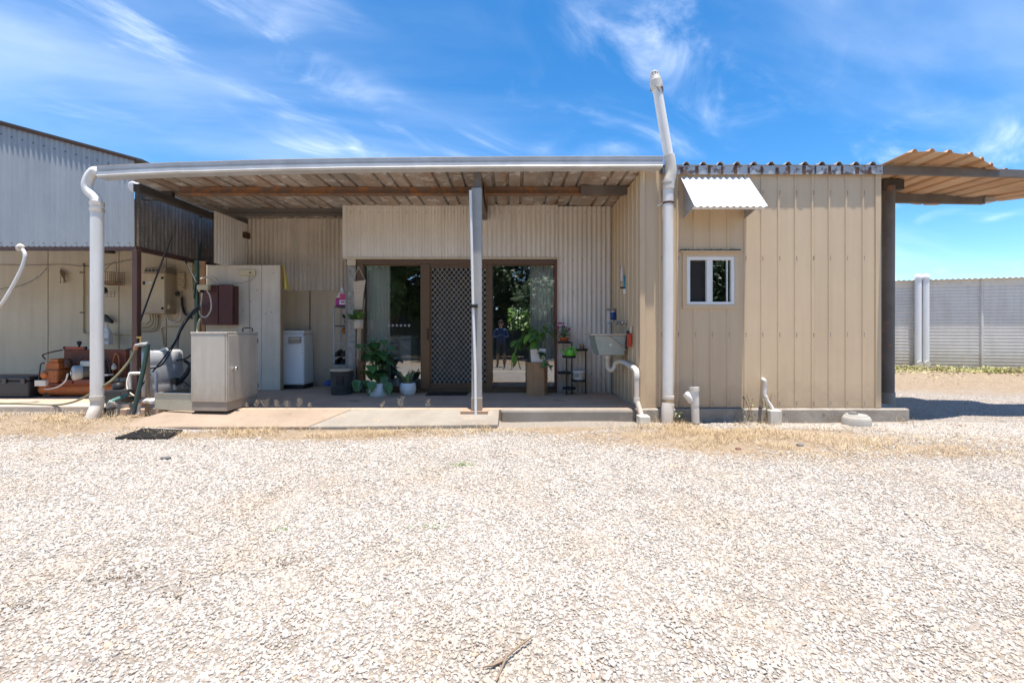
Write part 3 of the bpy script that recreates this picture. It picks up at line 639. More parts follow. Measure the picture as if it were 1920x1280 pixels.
# side wall towards the porch
y = dA + .04
while y < dW - .03:
    w = min(.84, dW - .02 - y)
    MB().sheet((ax0, y, az0 - .03), (0, 1, 0), (0, 0, 1), (-1, 0, 0), ribs(0, w, .09, pit, .034, .016, .013), az1 - az0 - .0, smooth=False).build('side_cladding', 'beige', A, solid=.0012); y += w
MB().box(4.597, 4.599, dA + .04, 8.4, az0, az1).build('side_cladding', 'beige', A)
MB().box(ax0 + .03, ax1 - .03, 8.3, 8.4, az0, az1).build('rear_wall', 'inside', A); MB().box(ax0 + .016, ax0 + .03, dA + .05, 8.3, az0, az1).build('lining', 'inside', A); MB().box(4.57, 4.59, dA + .05, 8.3, az0, az1).build('lining', 'inside', A)
b = MB()
for zz_ in (Z(482, dA), Z(625, dA), Z(360, dA), .10):
    for i in range(-5, 9):
        xx = rib0 + i * pit + .012
        if xx < 1.7 or xx > 4.5 or (hx0 < xx < hx1 and hz0 < zz_ < hz1): continue
        b.box(xx - .0035, xx + .0035, dA - .0165, dA - .0135, zz_ - .045, zz_ + .012); b.lathe((xx, dA - .0135, zz_), [(.0085, 0), (.0065, .004), (.002, .006)], 6, (0, -1, 0))
b.build('screws', 'cabinet_base', A, kind='stuff')
# window
b = MB(); tw = .055
b.box(hx0, hx1, dA - .02, dA + .06, hz1 - tw, hz1).box(hx0, hx1, dA - .02, dA + .06, hz0, hz0 + tw).box(hx0, hx0 + tw, dA - .02, dA + .06, hz0 + tw, hz1 - tw).box(hx1 - tw, hx1, dA - .02, dA + .06, hz0 + tw, hz1 - tw)
wi = b.build('window', 'beige_trim', A, bevel=.004)
ix0, ix1, iz0, iz1 = hx0 + tw, hx1 - tw, hz0 + tw, hz1 - tw; f_ = .042; xm = X(1329, dA)
b = MB(); ya, yb = dA - .012, dA + .05
b.box(ix0, ix1, ya, yb, iz1 - f_, iz1).box(ix0, ix1, ya, yb, iz0, iz0 + f_ * .8).box(ix0, ix0 + f_, ya, yb, iz0 + f_ * .8, iz1 - f_).box(ix1 - f_, ix1, ya, yb, iz0 + f_ * .8, iz1 - f_).box(xm - .03, xm + .03, ya + .004, yb - .004, iz0 + f_ * .8, iz1 - f_)
b.build('frame', 'white_paint', wi, bevel=.004)
for xa_, xb_ in ((xm + .03, xm + .05), (ix1 - f_ - .05, ix1 - f_ - .036)): MB().box(xa_, xb_, ya + .018, yb, iz0 + .034, iz1 - .043).build('sash', 'white_plain', wi)
MB().box(xm + .05, ix1 - f_, dA + .02, dA + .023, iz0 + .034, iz1 - .042).build('pane', 'small_glass', wi)
MB().box(ix0 + f_, xm - .03, dA + .036, dA + .038, iz0 + .034, iz1 - .042).build('fly_screen', 'fly_screen', wi)
MB().box(hx0 - .03, hx1 + .02, dA - .05, dA - .0, hz1 - .004, hz1 + .012).build('head_flashing', 'beige_trim', wi)
b = MB()
for i in range(26):
    xx = hx0 - .02 + i * .029; b.lathe((xx, dA - .03, hz1 + .012), [(.012, 0), (.018 * random.uniform(.6, 1.2), .008), (.006, .02 * random.uniform(.6, 1.3))], 6)
b.build('dirt_build_up', 'litter', wi, kind='stuff')
MB().box(ix0 - .05, ix1 + .05, dA + .05, dA + .25, iz0 - .03, iz0 - .002).build('inner_sill', 'inside', wi)
# awning: white corrugated sheet on two side plates
ao = .44; at = Z(333, dA); ab = Z(388, dA - ao); axa, axb = X(1276, dA), X(1400, dA)
sl_ = Vector((0, -ao, ab - at)); L_ = sl_.length; sl_.normalize(); nr = Vector((0, -sl_.z, sl_.y)); nr = -nr if nr.z < 0 else nr
MB().sheet((axa - .01, dA - .012, at), (1, 0, 0), sl_, nr, corr(axb - axa + .02, .076, .0095), L_).build('awning', 'white_sheet', A, solid=.0018)
for xx in (axa + .03, axb - .04):
    MB().prism([(xx, dA - .016, at - .05), (xx, dA - .016, ab - .03), (xx, dA - ao * .86, ab + .035), (xx, dA - ao * .80, ab + .075)], (.012, 0, 0)).build('awning_bracket', 'post_grey', A)
MB().box(axa + .0, axb, dA - ao + .035, dA - ao + .06, ab - .012, ab + .012).build('awning_rail', 'white_sheet', A)
# roof and its peeling edge
MB().box(1.87, ax1, dA - .048, dA - .036, Z(329, dA) + .0, Z(313, dA)).build('roof_flashing', 'paint_peel', A)
b = MB()
for i in range(16):
    xx = 1.92 + i * .2 * 0.83 + .02 * random.random(); b.box(xx, xx + random.uniform(.015, .045), dA - .051, dA - .0485, Z(329, dA) + .002, Z(313, dA) - random.uniform(0, .03))
b.build('rust_patches', 'rust_dark', A, kind='stuff')
x = 1.85
while x < ax1:
    w = min(.84, ax1 + .02 - x)
    MB().sheet((x, dA - .06, Z(313, dA) + .004), (1, 0, 0), (0, 1, 0), (0, 0, 1), ribs(0, w, .10, pit, .085, .03, .038), 2.8, smooth=False).build('roof_sheet', 'roof_under', A, solid=.003); x += w
MB().box(1.62, ax1, dA + .0, 8.4, 2.99, 3.03).build('roof_lining', 'inside', A)
MB().box(1.84, ax1, dA - .034, dA + .0, Z(327, dA), Z(314, dA)).build('fascia', 'steel_old', A)
# vent stack in front of the wall
dV = 5.54; rV = .062
MB().tube([P(1252, 748, dV), P(1253, 352, dV)], rV, 18).build('vent_pipe', 'pvc', A)
MB().tube(smoothpath([P(1253.5, 352, dV), P(1255, 338, dV), P(1258, 322, dV), P(1256, 300, dV), P(1254, 292, dV)], 5), rV + .004, 18).build('vent_bend', 'pvc_dirty', A)
MB().tube([P(1255, 303, dV), P(1231, 160, dV)], [.058, .056], 18).build('vent_stack', 'pvc', A)
b = MB().tube([P(1232, 168, dV), P(1229.5, 152, dV)], .072, 16); b.tube([P(1229.5, 152, dV), P(1228, 143, dV)], [.066, .052], 16); b.build('vent_cowl', 'pvc_dirty', A)
b = MB()
for k in range(9):
    a = 2 * math.pi * k / 9; c = P(1227.6, 142, dV) + Vector((.044 * math.cos(a), .044 * math.sin(a), 0)); b.box(c.x - .007, c.x + .007, c.y - .007, c.y + .007, c.z - .02, c.z + .035)
b.lathe(P(1227.2, 137, dV), [(.05, 0), (.05, .006), (.03, .016)], 14); b.build('vent_cap', 'pvc', A)
b = MB()
for i in range(14):
    a = random.uniform(0, 6.28); c = P(1231.5, 162, dV); r_ = .066
    b.tube(smoothpath([c + Vector((r_ * math.cos(a), r_ * math.sin(a), random.uniform(-.02, .03))), c + Vector((r_ * 1.1 * math.cos(a + .5), r_ * 1.1 * math.sin(a + .5), random.uniform(-.06, .0))), c + Vector((r_ * math.cos(a + .9), r_ * math.sin(a + .9), random.uniform(-.12, -.02)))]), .004, 4)
b.build('tangled_wire', 'dark_grey', A, kind='stuff')
for py in (338, 350, 742, 757): MB().tube([P(1253, py, dV), P(1253, py + 5, dV)], rV + .008, 18).build('pipe_collar', 'pvc_dirty', A)
MB().tube([P(1253, 379, dV), P(1253, 383, dV)], rV + .003, 18).build('pipe_strap', 'rust_dark', A)
MB().tube(smoothpath([P(1246, 381, dV), P(1240, 382, dV + .05), P(1233, 386, dV + .1)]), .008, 6).build('strap_arm', 'white_paint', A)
MB().tube([P(1252, 755, dV), P(1251.5, 768, dV - .01), P(1251, 797, dV - .02)], [rV + .006, rV + .01, rV + .004], 16).build('pipe_base', 'pvc', A)

# drain pipes on the annex front
def thing_mesh(mb, name, m, label, cat, group=None, **k): return mb.build(name, m, label=label, cat=cat, group=group, **k)
d = 5.5
T = empty('drain_pipe', P(1303, 790, d), 'short white drain pipe with capped side inlet at the foot of beige wall', 'pipe')
MB().tube([P(1304, 792, d), P(1303, 755, d)], .047, 14).tube([P(1303, 760, d), P(1301, 732, d)], [.05, .055], 14).build('riser', 'pvc', T)
MB().tube([P(1301, 732, d), P(1301, 725, d)], .064, 14).build('cap', 'pvc_dirty', T)
MB().tube(smoothpath([P(1297, 752, d), P(1291, 743, d), P(1285, 737, d + .02)], 4), .045, 14).build('side_inlet', 'pvc', T)
T = empty('waste_pipe', P(1450, 790, d), 'thin white waste pipe with elbow leaving beige wall near dry weed', 'pipe')
MB().tube(smoothpath([P(1431, 712, 5.68), P(1431, 711, 5.56), P(1434, 716, 5.54), P(1434, 728, 5.54), P(1434, 742, 5.54), P(1442, 756, 5.53), P(1449, 768, 5.52), P(1450, 778, 5.52)], 5), .021, 10).build('pipe', 'pvc', T)
MB().tube([P(1433.6, 713, 5.54), P(1434, 721, 5.54)], .026, 10).build('elbow_collar', 'pvc_dirty', T); MB().tube([P(1434.5, 742, 5.54), P(1437, 748, 5.54)], .025, 10).build('elbow_collar', 'pvc_dirty', T)
MB().box(X(1440, 5.5), X(1461, 5.5), 5.44, 5.56, -.16, Z(768, 5.5)).build('gully', 'pvc_dirty', T, bevel=.008)

# ------------------------------------------------------------------ rusty canopy on the right
K = empty('rusty_canopy', (5.8, 6.4, 0), 'rust orange ribbed canopy on round steel post beside beige annex', 'canopy')
zc = 3.05
def cfront(x): return 5.33 if x < 5.2 else 5.33 + .34 * min(1, ((x - 5.2) / .9)) ** 1.4
for i in range(5):
    x0 = 4.62 + i * .72; bk = (7.7, 7.7, 7.3, 7.0, 6.7)[i]
    def bend(s, q, i=i, x0=x0, bk=bk):
        x = x0 + s; y = cfront(x) + (bk - cfront(x)) * q
        return Vector((0, y - (5.33 + (bk - 5.33) * q), .035 * math.exp(-((x - 5.0) / .35) ** 2) * (1 - q) ** 2 - .075 * max(0, x - 5.35) ** 1.3 * (1 - q) - .03 * max(0, x - 5.3) + .01 * math.sin(7 * x + i)))
    MB().sheet((x0, 5.33, zc + .004 * (i % 2)), (1, 0, 0), (0, 1, 0), (0, 0, 1), ribs(0, .74, .10, .205, .075, .03, .034), bk - 5.33, smooth=False, bend=bend, rows=7).build('roof_sheet', 'canopy_rust', K, solid=.003)
MB().prism([(4.615, 5.65, zc - .115), (8.1, 5.65, zc - .20), (8.1, 5.65, zc - .125), (4.615, 5.65, zc - .004)], (0, .05, 0)).build('beam', 'steel_old', K, bevel=.004)
MB().prism([(4.62, 6.72, zc - .15), (X(1848, 6.72), 6.72, zc - .19), (X(1848, 6.72), 6.72, zc - .06), (4.62, 6.72, zc - .012)], (0, .06, 0)).build('beam', 'steel_old', K, bevel=.004)
MB().box(X(1848, 6.7), X(1867, 6.7), 6.70, 6.80, zc - .16, zc - .10).build('beam_end_cap', 'grey_light', K)
dQ = 6.2
MB().tube([P(1664.5, 735, dQ), P(1665.5, 350, dQ)], .075, 18).build('post', 'steel_old', K)
MB().tube([P(1664.5, 756, dQ), P(1664.5, 735, dQ)], .082, 18).build('post_base', 'concrete_pale', K)
MB().box(X(1652, dQ), X(1690, dQ), dQ - .05, dQ + .07, Z(357, dQ), Z(338, dQ)).build('post_bracket', 'steel_black', K, bevel=.005)
MB().box(4.65, 5.05, 5.95, 6.3, -.2, .0).build('post_pad', 'concrete', K, bevel=.02)

# ------------------------------------------------------------------ white shed in the background
B = empty('white_shed', (9.5, 12.3, 0), 'long low white shed with horizontal ribbed walls behind the dirt track', 'shed')
b0, b1 = Vector((9.6, 13.0, 0)), Vector((16.5, 10.9, 0)); ub = (b1 - b0).normalized(); nb = Vector((ub.y, -ub.x, 0)); Lb = (b1 - b0).length
zb0, zb1 = -.2, 2.34
s = -.6; pieces = [(-.8, 1.05), (1.05, 3.02), (3.02, 5.0), (5.0, 7.2)]
for a, c in pieces:
    pr = []; z = zb0; 
    while z < zb1 - .09:
        pr += [(z - zb0, 0), (z - zb0 + .012, .014), (z - zb0 + .062, .017), (z - zb0 + .074, 0)]; z += .088
    MB().sheet(b0 + ub * a + Vector((0, 0, zb0)), (0, 0, 1), ub, nb, pr, c - a - .004, smooth=False).build('wall_panel', 'shed_white', B)
    MB().tube([b0 + ub * c + nb * .02 + Vector((0, 0, zb0)), b0 + ub * c + nb * .02 + Vector((0, 0, zb1))], .04, 4).build('stud', 'shed_white', B)
MB().sheet(b0 + ub * -.9 + nb * .14 + Vector((0, 0, zb1 + .03)), ub, -nb, (0, 0, 1), corr(8.2, .12, .011), 3.2).build('roof', 'white_sheet', B, solid=.012)
MB().prism([b0 + ub * -.8 + nb * .02 + Vector((0, 0, zb1 - .1)), b0 + ub * 7.2 + nb * .02 + Vector((0, 0, zb1 - .1)), b0 + ub * 7.2 + nb * .02 + Vector((0, 0, zb1 + .02)), b0 + ub * -.8 + nb * .02 + Vector((0, 0, zb1 + .02))], -nb * .03).build('top_rail', 'shed_white', B)
MB().prism([b0 + ub * -.8 - nb * .1 + Vector((0, 0, -.3)), b0 + ub * 7.2 - nb * .1 + Vector((0, 0, -.3)), b0 + ub * 7.2 - nb * .1 + Vector((0, 0, zb1)), b0 + ub * -.8 - nb * .1 + Vector((0, 0, zb1))], -nb * 2.8).build('inner_wall', 'inside', B)
for px in (1721.5, 1736):
    dd = 12.0
    # pipe positions on the wall line
    t_ = ((px - CX) / F); yy = None
    # intersect x = t*y with wall offset line
    o_ = b0 + nb * .12; yy = (o_.x - ub.x / ub.y * o_.y) / (t_ - ub.x / ub.y); pb = Vector((t_ * yy, yy, 0)); r_ = 5.2 / F * yy
    T = empty('vent_pipe', pb + Vector((0, 0, gz(pb.x, pb.y))), ('left' if px < 1730 else 'right') + ' of two white pipes with round caps on the white shed', 'pipe', 'capped white pipes on the shed wall')
    MB().tube([pb + Vector((0, 0, -.15)), pb + Vector((0, 0, Z(524, yy)))], r_, 14).build('pipe', 'white_paint', T)
    MB().lathe(pb + Vector((0, 0, Z(525, yy))), [(r_ * 1.05, 0), (r_ * 1.18, .03), (r_ * 1.15, .10), (r_ * .8, .15), (r_ * .2, .17)], 14).build('cap', 'white_paint', T)
    MB().lathe(pb + nb * r_ + Vector((0, 0, Z(681, yy))), [(r_ * .9, -.01), (r_ * .9, .03)], 14, nb).build('base_plug', 'pvc_dirty', T)

# ================================================================== things
LEAF = {}
def leafmesh(kind):
    if kind in LEAF: return LEAF[kind]
    prof = {'heart': [(0, .04), (.06, .34), (.22, .46), (.5, .40), (.78, .2), (1, 0.01)], 'long': [(0, .03), (.2, .13), (.5, .17), (.8, .1), (1, .005)], 'oval': [(0, .05), (.25, .26), (.55, .32), (.85, .18), (1, .02)], 'blade': [(0, .10), (.4, .09), (.8, .05), (1, .004)]}[kind]
    droop = {'heart': .22, 'long': .30, 'oval': .12, 'blade': .10}[kind]; vs, fs = [], []
    for t, w in prof:
        z = -droop * t * t; vs += [(-w, t, z + .22 * w), (0, t, z), (w, t, z + .22 * w)]
    for i in range(len(prof) - 1):
        for k in (0, 1): fs.append((i * 3 + k, i * 3 + k + 1, (i + 1) * 3 + k + 1, (i + 1) * 3 + k))
    me = bpy.data.meshes.new('leaf'); me.from_pydata(vs, [], fs); me.polygons.foreach_set('use_smooth', [True] * len(fs)); LEAF[kind] = me; return me
LM = {}
def leaf(parent, kind, m, base, dirv, L, W=1.0, up=(0, 0, 1)):
    if (kind, m) not in LM:
        me = leafmesh(kind).copy(); me.materials.append(MATS[m]); LM[(kind, m)] = me
    y = Vector(dirv).normalized(); x = y.cross(Vector(up))
    if x.length < 1e-3: x = Vector((1, 0, 0))
    x.normalize(); z = x.cross(y)
    R = Matrix((x * L * W, y * L, z * L)).transposed().to_4x4(); R.translation = Vector(base) - rootloc(parent)
    o = bpy.data.objects.new('leaf', LM[(kind, m)]); COL.objects.link(o); o.parent = parent; o.matrix_local = R; return o
rnd = random.uniform
def bx(name, m, T, x0, x1, y0, y1, z0, z1, bevel=.004, **k): return MB().box(x0, x1, y0, y1, z0, z1).build(name, m, T, bevel=bevel, **k)
def text(name, body, m, T, loc, size):
    cu = bpy.data.curves.new(name, 'FONT'); cu.body = body; cu.size = size; cu.align_x = 'CENTER'; cu.align_y = 'CENTER'; cu.extrude = .0004
    o = bpy.data.objects.new(name, cu); COL.objects.link(o); o.parent = T; o.location = Vector(loc) - rootloc(T); o.rotation_euler = (math.pi / 2, 0, 0); 
    me = bpy.data.meshes.new_from_object(o.evaluated_get(bpy.context.evaluated_depsgraph_get())); me.materials.clear(); me.materials.append(MATS[m])
    q = bpy.data.objects.new(name, me); COL.objects.link(q); q.parent = T; q.location = o.location; q.rotation_euler = o.rotation_euler; bpy.data.objects.remove(o); q.name = name; return q

# ---- wall mounted things at the left shed
dE = 7.95
T = empty('switchboard', P(287, 589, dP), 'grey steel switchboard with dark hood on cream panel wall behind brown post', 'switchboard')
ex0, ex1 = X(273, dE), X(310, dE)
bx('cabinet', 'panel_cream', T, ex0, ex1, dE, dP - .002, Z(588, dE), Z(512, dE), .006)
MB().taper((ex0 - .01, ex1 + .015, dE - .03, dP - .004), (ex0, ex1 + .01, dE, dP - .004), Z(512, dE) + .001, Z(501, dE)).build('hood', 'cabinet_base', T)
bx('door', 'panel_cream', T, ex0 + .008, ex1 - .008, dE - .012, dE - .001, Z(586, dE), Z(514, dE), .003)
for py in (521, 578): MB().lathe(P(304.5, py, dE - .012), [(.022, 0), (.020, .012), (.008, .02)], 10, (0, -1, 0)).build('latch', 'black', T)
bx('plug', 'cream_plastic', T, ex1 + .001, ex1 + .04, dE + .04, dE + .11, Z(579, dE), Z(571, dE))
for i, px in enumerate((276, 283, 290, 297)): bx('hood_hole', 'black', T, X(px, dE) - .012, X(px, dE) + .012, dE - .034, dE - .014, Z(509, dE), Z(506, dE), 0)
pl = bx('label_plate', 'white_paint', T, X(274, dE), X(285, dE), dE - .0145, dE - .0125, Z(532, dE), Z(528, dE), 0); text('lettering', 'N21', 'black', pl, (X(278.5, dE), dE - .0152, Z(530, dE)), .032)
bx('wall_box', 'panel_cream', empty('wall_unit', P(266, 588, dP), 'flat cream wall unit with small dark square beside the switchboard', 'wall unit'), X(260, dE), ex0 - .008, dE + .05, dP - .003, Z(588, dE), Z(512, dE))
WU = bpy.data.objects['wall_unit']; bx('switch', 'black', WU, X(264, dE), X(270, dE), dE + .035, dE + .049, Z(533, dE), Z(527, dE), .002)
for i, (px, py) in enumerate(((279, 588), (284, 588), (289, 588), (293, 588))):
    dd = dP - .03; e = (606, 611, 616, 620)[i]; mm = 'cream_plastic' if i < 3 else 'panel_cream'
    cable('conduit', mm, .013, [P(px, py - 2, dd), P(px + 2, py + 8, dd), P(px + 1, e - 6, dd), P(px - 6, e, dd), P(262, e + (i % 2), dd), P(245, e, dd)], ['uppermost', 'second', 'third', 'lowest'][i] + ' of four bent conduits under the switchboard', 'conduit', group='conduits under the switchboard')
cable('conduit', 'cream_plastic', .014, [P(156, 500, dP - .02), P(156, 610, dP - .02), P(157, 621, dP - .02), P(166, 626, dP - .02), P(255, 626, dP - .02)], 'long cream conduit dropping down the cream wall left of the white downpipe', 'conduit', k=4)
for px, py, lb in ((156, 511, 'upper'), (156, 586, 'lower')): MB().box(X(px - 3, dP), X(px + 3, dP), dP - .04, dP - .002, Z(py + 1, dP), Z(py - 1, dP)).build('pipe_clip', 'dark_grey', label=lb + ' dark clip on the tall cream conduit', cat='clip')
MB().lathe(P(156, 500, dP - .02), [(.02, 0), (.024, .01), (.012, .04), (.018, .05), (.016, .06)], 10).build('wall_tap', 'cabinet_base', label='dull tap head on top of the tall cream conduit', cat='tap')
cable('conduit', 'cream_plastic', .010, [P(328, 496, dP - .02), P(328, 560, dP - .02), P(327, 572, dP - .02)], 'thin vertical conduit running up right of the switchboard', 'conduit')
cable('conduit', 'cream_plastic', .012, [P(308, 655, dP - .02), P(304, 630, dP - .02), P(302, 618, dP - .02), P(308, 612, dP - .02), P(338, 612, dP - .02)], 'hooked cream conduit rising behind the grey drum', 'conduit')
for i, py in enumerate((517, 528, 539)):
    T = empty('power_outlet', P(343, py + 5, dP), ['top', 'middle', 'bottom'][i] + ' of three yellowed power outlets stacked on the cream wall', 'power outlet', 'stacked power outlets')
    bx('plate', 'cream_plastic', T, X(337, dP), X(349, dP), dP - .045, dP - .002, Z(py + 5, dP), Z(py - 5, dP), .008); MB().lathe(P(343, py, dP - .045), [(.022, 0), (.02, .006), (.008, .008)], 12, (0, -1, 0)).build('socket', 'panel_cream', T)
T = empty('isolator_switch', P(335, 556, dP), 'round dark isolator switch below the power outlets', 'switch')
bx('plate', 'panel_cream', T, X(329, dP), X(342, dP), dP - .03, dP - .002, Z(558, dP), Z(545, dP), .01); MB().lathe(P(334, 551, dP - .03), [(.04, 0), (.038, .03), (.02, .035)], 14, (0, -1, 0)).build('knob', 'dark_grey', T)
cable('cable', 'black_plastic', .02, [P(341, 557, dP - .05), P(342, 575, dP - .05), P(347, 588, dP - .05), P(360, 596, dP - .15)], 'thick black cable curving down from the isolator switch', 'cable')
cable('cable', 'pvc_dirty', .014, [P(313, 588, dP - .05), P(316, 600, dP - .05), P(330, 603, dP - .05), P(339, 595, dP - .05), P(340, 575, dP - .05)], 'pale looped cable under the right corner of the switchboard', 'cable')
# wire strings and small things on the panel wall
cable('string_wire', 'dark_grey', .004, [P(-60, 494, dP - .02), P(40, 497, dP - .02), P(110, 496, dP - .02), P(160, 499, dP - .02), P(200, 496, dP - .02), P(255, 484, dP - .02)], 'thin wire strung across the top of the cream wall', 'wire', n=4)
b = MB()
pts = smoothpath([P(-60, 560, dP - .03), P(0, 542, dP - .03), P(40, 535, dP - .03), P(70, 520, dP - .03), P(90, 500, dP - .03)], 10); b.tube(pts, .004, 4)
T = empty('fairy_lights', P(30, 560, dP - .03), 'drooping string of tiny fairy lights on the cream wall at far left', 'fairy lights'); b.build('wire', 'dark_grey', T)
b = MB()
for p in pts[::4]: b.lathe(p - Vector((0, 0, .02)), [(.004, 0), (.009, .008), (.004, .02)], 6)
b.build('bulbs', 'white_plain', T, kind='stuff')
T = empty('dried_flowers', P(118, 530, dP), 'small bunch of dried brown flowers hanging on the cream wall', 'dried flowers'); b = MB()
for i in range(16):
    a = P(114, 504, dP - .03); e = P(rnd(113, 123), rnd(512, 531), dP - rnd(.02, .07)); b.tube([a, (a + e) / 2 + Vector((rnd(-.02, .02), 0, 0)), e], .004, 4); b.lathe(e, [(.004, 0), (.014, .008), (.004, .018)], 5)
b.build('stems', 'rust_line', T); MB().lathe(P(113, 504, dP - .02), [(.014, 0), (.012, .02)], 8, (0, -1, 0)).build('hook', 'white_paint', T)
T = empty('wire_basket', P(207, 533, dP), 'rusty wire basket hung on the cream wall right of the downpipe', 'basket'); b = MB(); xa, xb = X(192, 8.0), X(220, 8.0); za, zb_ = Z(533, 8.0), Z(510, 8.0)
for yy in (7.95, 8.15):
    for i in range(9): q = xa + (xb - xa) * i / 8; b.tube([(q, yy, za), (q, yy, zb_)], .003, 4)
    for i in range(5): q = za + (zb_ - za) * i / 4; b.tube([(xa, yy, q), (xb, yy, q)], .003 if i < 4 else .006, 4)
for i in range(9): q = xa + (xb - xa) * i / 8; b.tube([(q, 7.95, za), (q, 8.15, za)], .003, 4)
b.build('wires', 'rust_line', T, kind='stuff'); MB().box(xa + .02, xb - .02, 7.97, 8.12, za + .004, za + .06).build('contents', 'wood_stake', T, bevel=.02)
cable('basket_hanger', 'dark_grey', .003, [P(194, 510, 8.0), P(216, 490, 8.15), P(218, 510, 8.0)], 'thin wire loop holding up the rusty basket', 'wire', n=4)
T = empty('wire_shelf', P(205, 556, dP), 'little wire shelf with a black tool under the rusty basket', 'shelf'); b = MB()
for py in (547, 551, 556): b.tube([P(193, py, 8.05), P(215, py, 8.05)], .003, 4)
for px in (193, 201, 208, 215): b.tube([P(px, 546, 8.05), P(px, 557, 8.05)], .003, 4)
b.build('wires', 'dark_grey', T, kind='stuff'); MB().prism([P(192, 538, 8.06), P(196, 539, 8.06), P(199, 548, 8.06), P(192, 550, 8.06)], (0, .05, 0)).build('tool', 'black', T, bevel=.006)
MB().prism([P(193, 589, 8.1), P(196, 590, 8.1), P(208, 602, 8.1), P(207, 606, 8.1), P(196, 602, 8.1), P(193, 603, 8.1)], (0, .06, 0)).build('black_bracket', 'black', label='black folded bracket on the wall above the white bottle', cat='bracket', bevel=.004)
MB().box(X(193, 8.1), X(208, 8.1), 8.05, 8.19, Z(474, 8.1), Z(469, 8.1)).build('wall_lamp_box', 'black', label='slim black box high on the cream wall under the lintel', cat='box', bevel=.004)
T = empty('spray_bottle', P(201, 647, 8.05), 'white chemical bottle hanging on the wall right of the downpipe', 'bottle'); cb_ = P(201, 646, 8.05)
MB().taper((cb_.x - .075, cb_.x + .075, 8.0, 8.1), (cb_.x - .07, cb_.x + .07, 8.0, 8.1), cb_.z, cb_.z + .22).build('body', 'white_paint', T, bevel=.02); MB().taper((cb_.x - .07, cb_.x + .07, 8.0, 8.1), (cb_.x - .025, cb_.x + .02, 8.03, 8.07), cb_.z + .2205, cb_.z + .31).build('shoulder', 'white_paint', T, bevel=.015)
MB().lathe((cb_.x - .005, 8.05, cb_.z + .311), [(.024, 0), (.024, .05), (.018, .06)], 12).build('cap', 'white_plain', T); bx('label', 'cabinet', T, cb_.x - .05, cb_.x + .055, 7.998, 7.9995, cb_.z + .06, cb_.z + .12, 0)
# wall lamp under the gutter corner
T = empty('flood_lamp', P(252, 348, 6.3), 'round white lamp under the gutter at the corner of the blue shed', 'lamp'); c = P(251, 348, 6.25)
MB().lathe(c + Vector((0, .06, 0)), [(.03, -.03), (.055, 0), (.066, .05), (.07, .075), (.06, .08), (.02, .084)], 18, (-.1, -1, -.25)).build('shade', 'white_plain', T); MB().tube([c + Vector((.02, .08, .02)), P(256, 338, 6.4)], .014, 8).build('arm', 'steel_black', T); MB().lathe(c, [(.022, 0), (.02, .012)], 10, (-.1, -1, -.25)).build('bulb', 'white_paint', T)
# shower at the far left
T = empty('outdoor_shower', P(-20, 600, 6.2), 'white outdoor shower head on curved hose at far left', 'shower'); dd = 6.2
MB().tube(smoothpath([P(-60, 640, dd), P(-25, 605, dd), P(0, 575, dd), P(22, 540, dd), P(40, 505, dd), P(47, 483, dd), P(45, 472, dd), P(40, 466, dd)], 6), .022, 10).build('arm', 'pvc', T)
MB().lathe(P(40, 465, dd), [(.02, -.02), (.05, 0), (.055, .02), (.05, .03)], 14, (-.85, -.1, .35)).build('shower_head', 'pvc_dirty', T)
# black cables between switchboard and meter box
cable('cable', 'black', .012, [P(322, 442, 6.9), P(300, 500, 6.8), P(278, 560, 6.7), P(260, 612, 6.6), P(254, 640, 6.6)], 'thin black cable slanting across the dark side wall to the brown post', 'cable')
cable('cable', 'black', .013, [P(345, 484, 7.4), P(358, 510, 7.35), P(368, 530, 7.3), P(376, 545, 7.3)], 'short black cable slanting down to the cream junction block', 'cable')
cable('cable', 'black_plastic', .022, [P(378, 570, 7.3), P(362, 583, 7.3), P(345, 605, 7.25), P(334, 630, 7.2), P(332, 655, 7.15), P(340, 670, 7.1), P(352, 680, 7.1), P(362, 690, 7.1)], 'thick black flexible conduit bulging between drum and steel cabinet', 'conduit')
cable('cable', 'black', .010, [P(376, 578, 7.2), P(352, 600, 7.1), P(325, 645, 6.8), P(300, 680, 6.5), P(278, 706, 6.3), P(262, 728, 6.2)], 'lower of two black cables running from the meter box down to the pumps', 'cable')
cable('cable', 'black', .010, [P(376, 574, 7.2), P(350, 598, 7.1), P(330, 640, 6.8), P(312, 672, 6.5), P(300, 686, 6.4), P(280, 691, 6.3), P(262, 692, 6.3)], 'upper of two black cables running from the meter box down to the pumps', 'cable')
cable('cable', 'black', .012, [P(368, 655, 6.9), P(352, 670, 6.9), P(330, 676, 6.9), P(322, 678, 6.9)], 'black cable leaving the steel cabinet towards the drum tap', 'cable')
MB().tube([P(364, 675, 6.9), P(350, 700, 6.85), P(336, 718, 6.8)], .032, 10).build('pipe', 'black_plastic', label='dark straight pipe leaning behind the left side of the cabinet', cat='pipe')
T = empty('pump_valve', P(328, 740, 6.7), 'small black valve on a short riser between drum and steel cabinet', 'valve'); c = P(328, 715, 6.7)
bx('valve_body', 'black', T, c.x - .045, c.x + .045, 6.66, 6.74, c.z - .04, c.z + .055, .01); MB().tube([c + Vector((0, 0, -.04)), c + Vector((.01, 0, -.17))], .02, 8).build('riser', 'pvc_dirty', T); MB().tube([P(330, 722, 6.7), P(345, 716, 6.72), P(358, 726, 6.7)], .012, 6).build('lead', 'black', T)

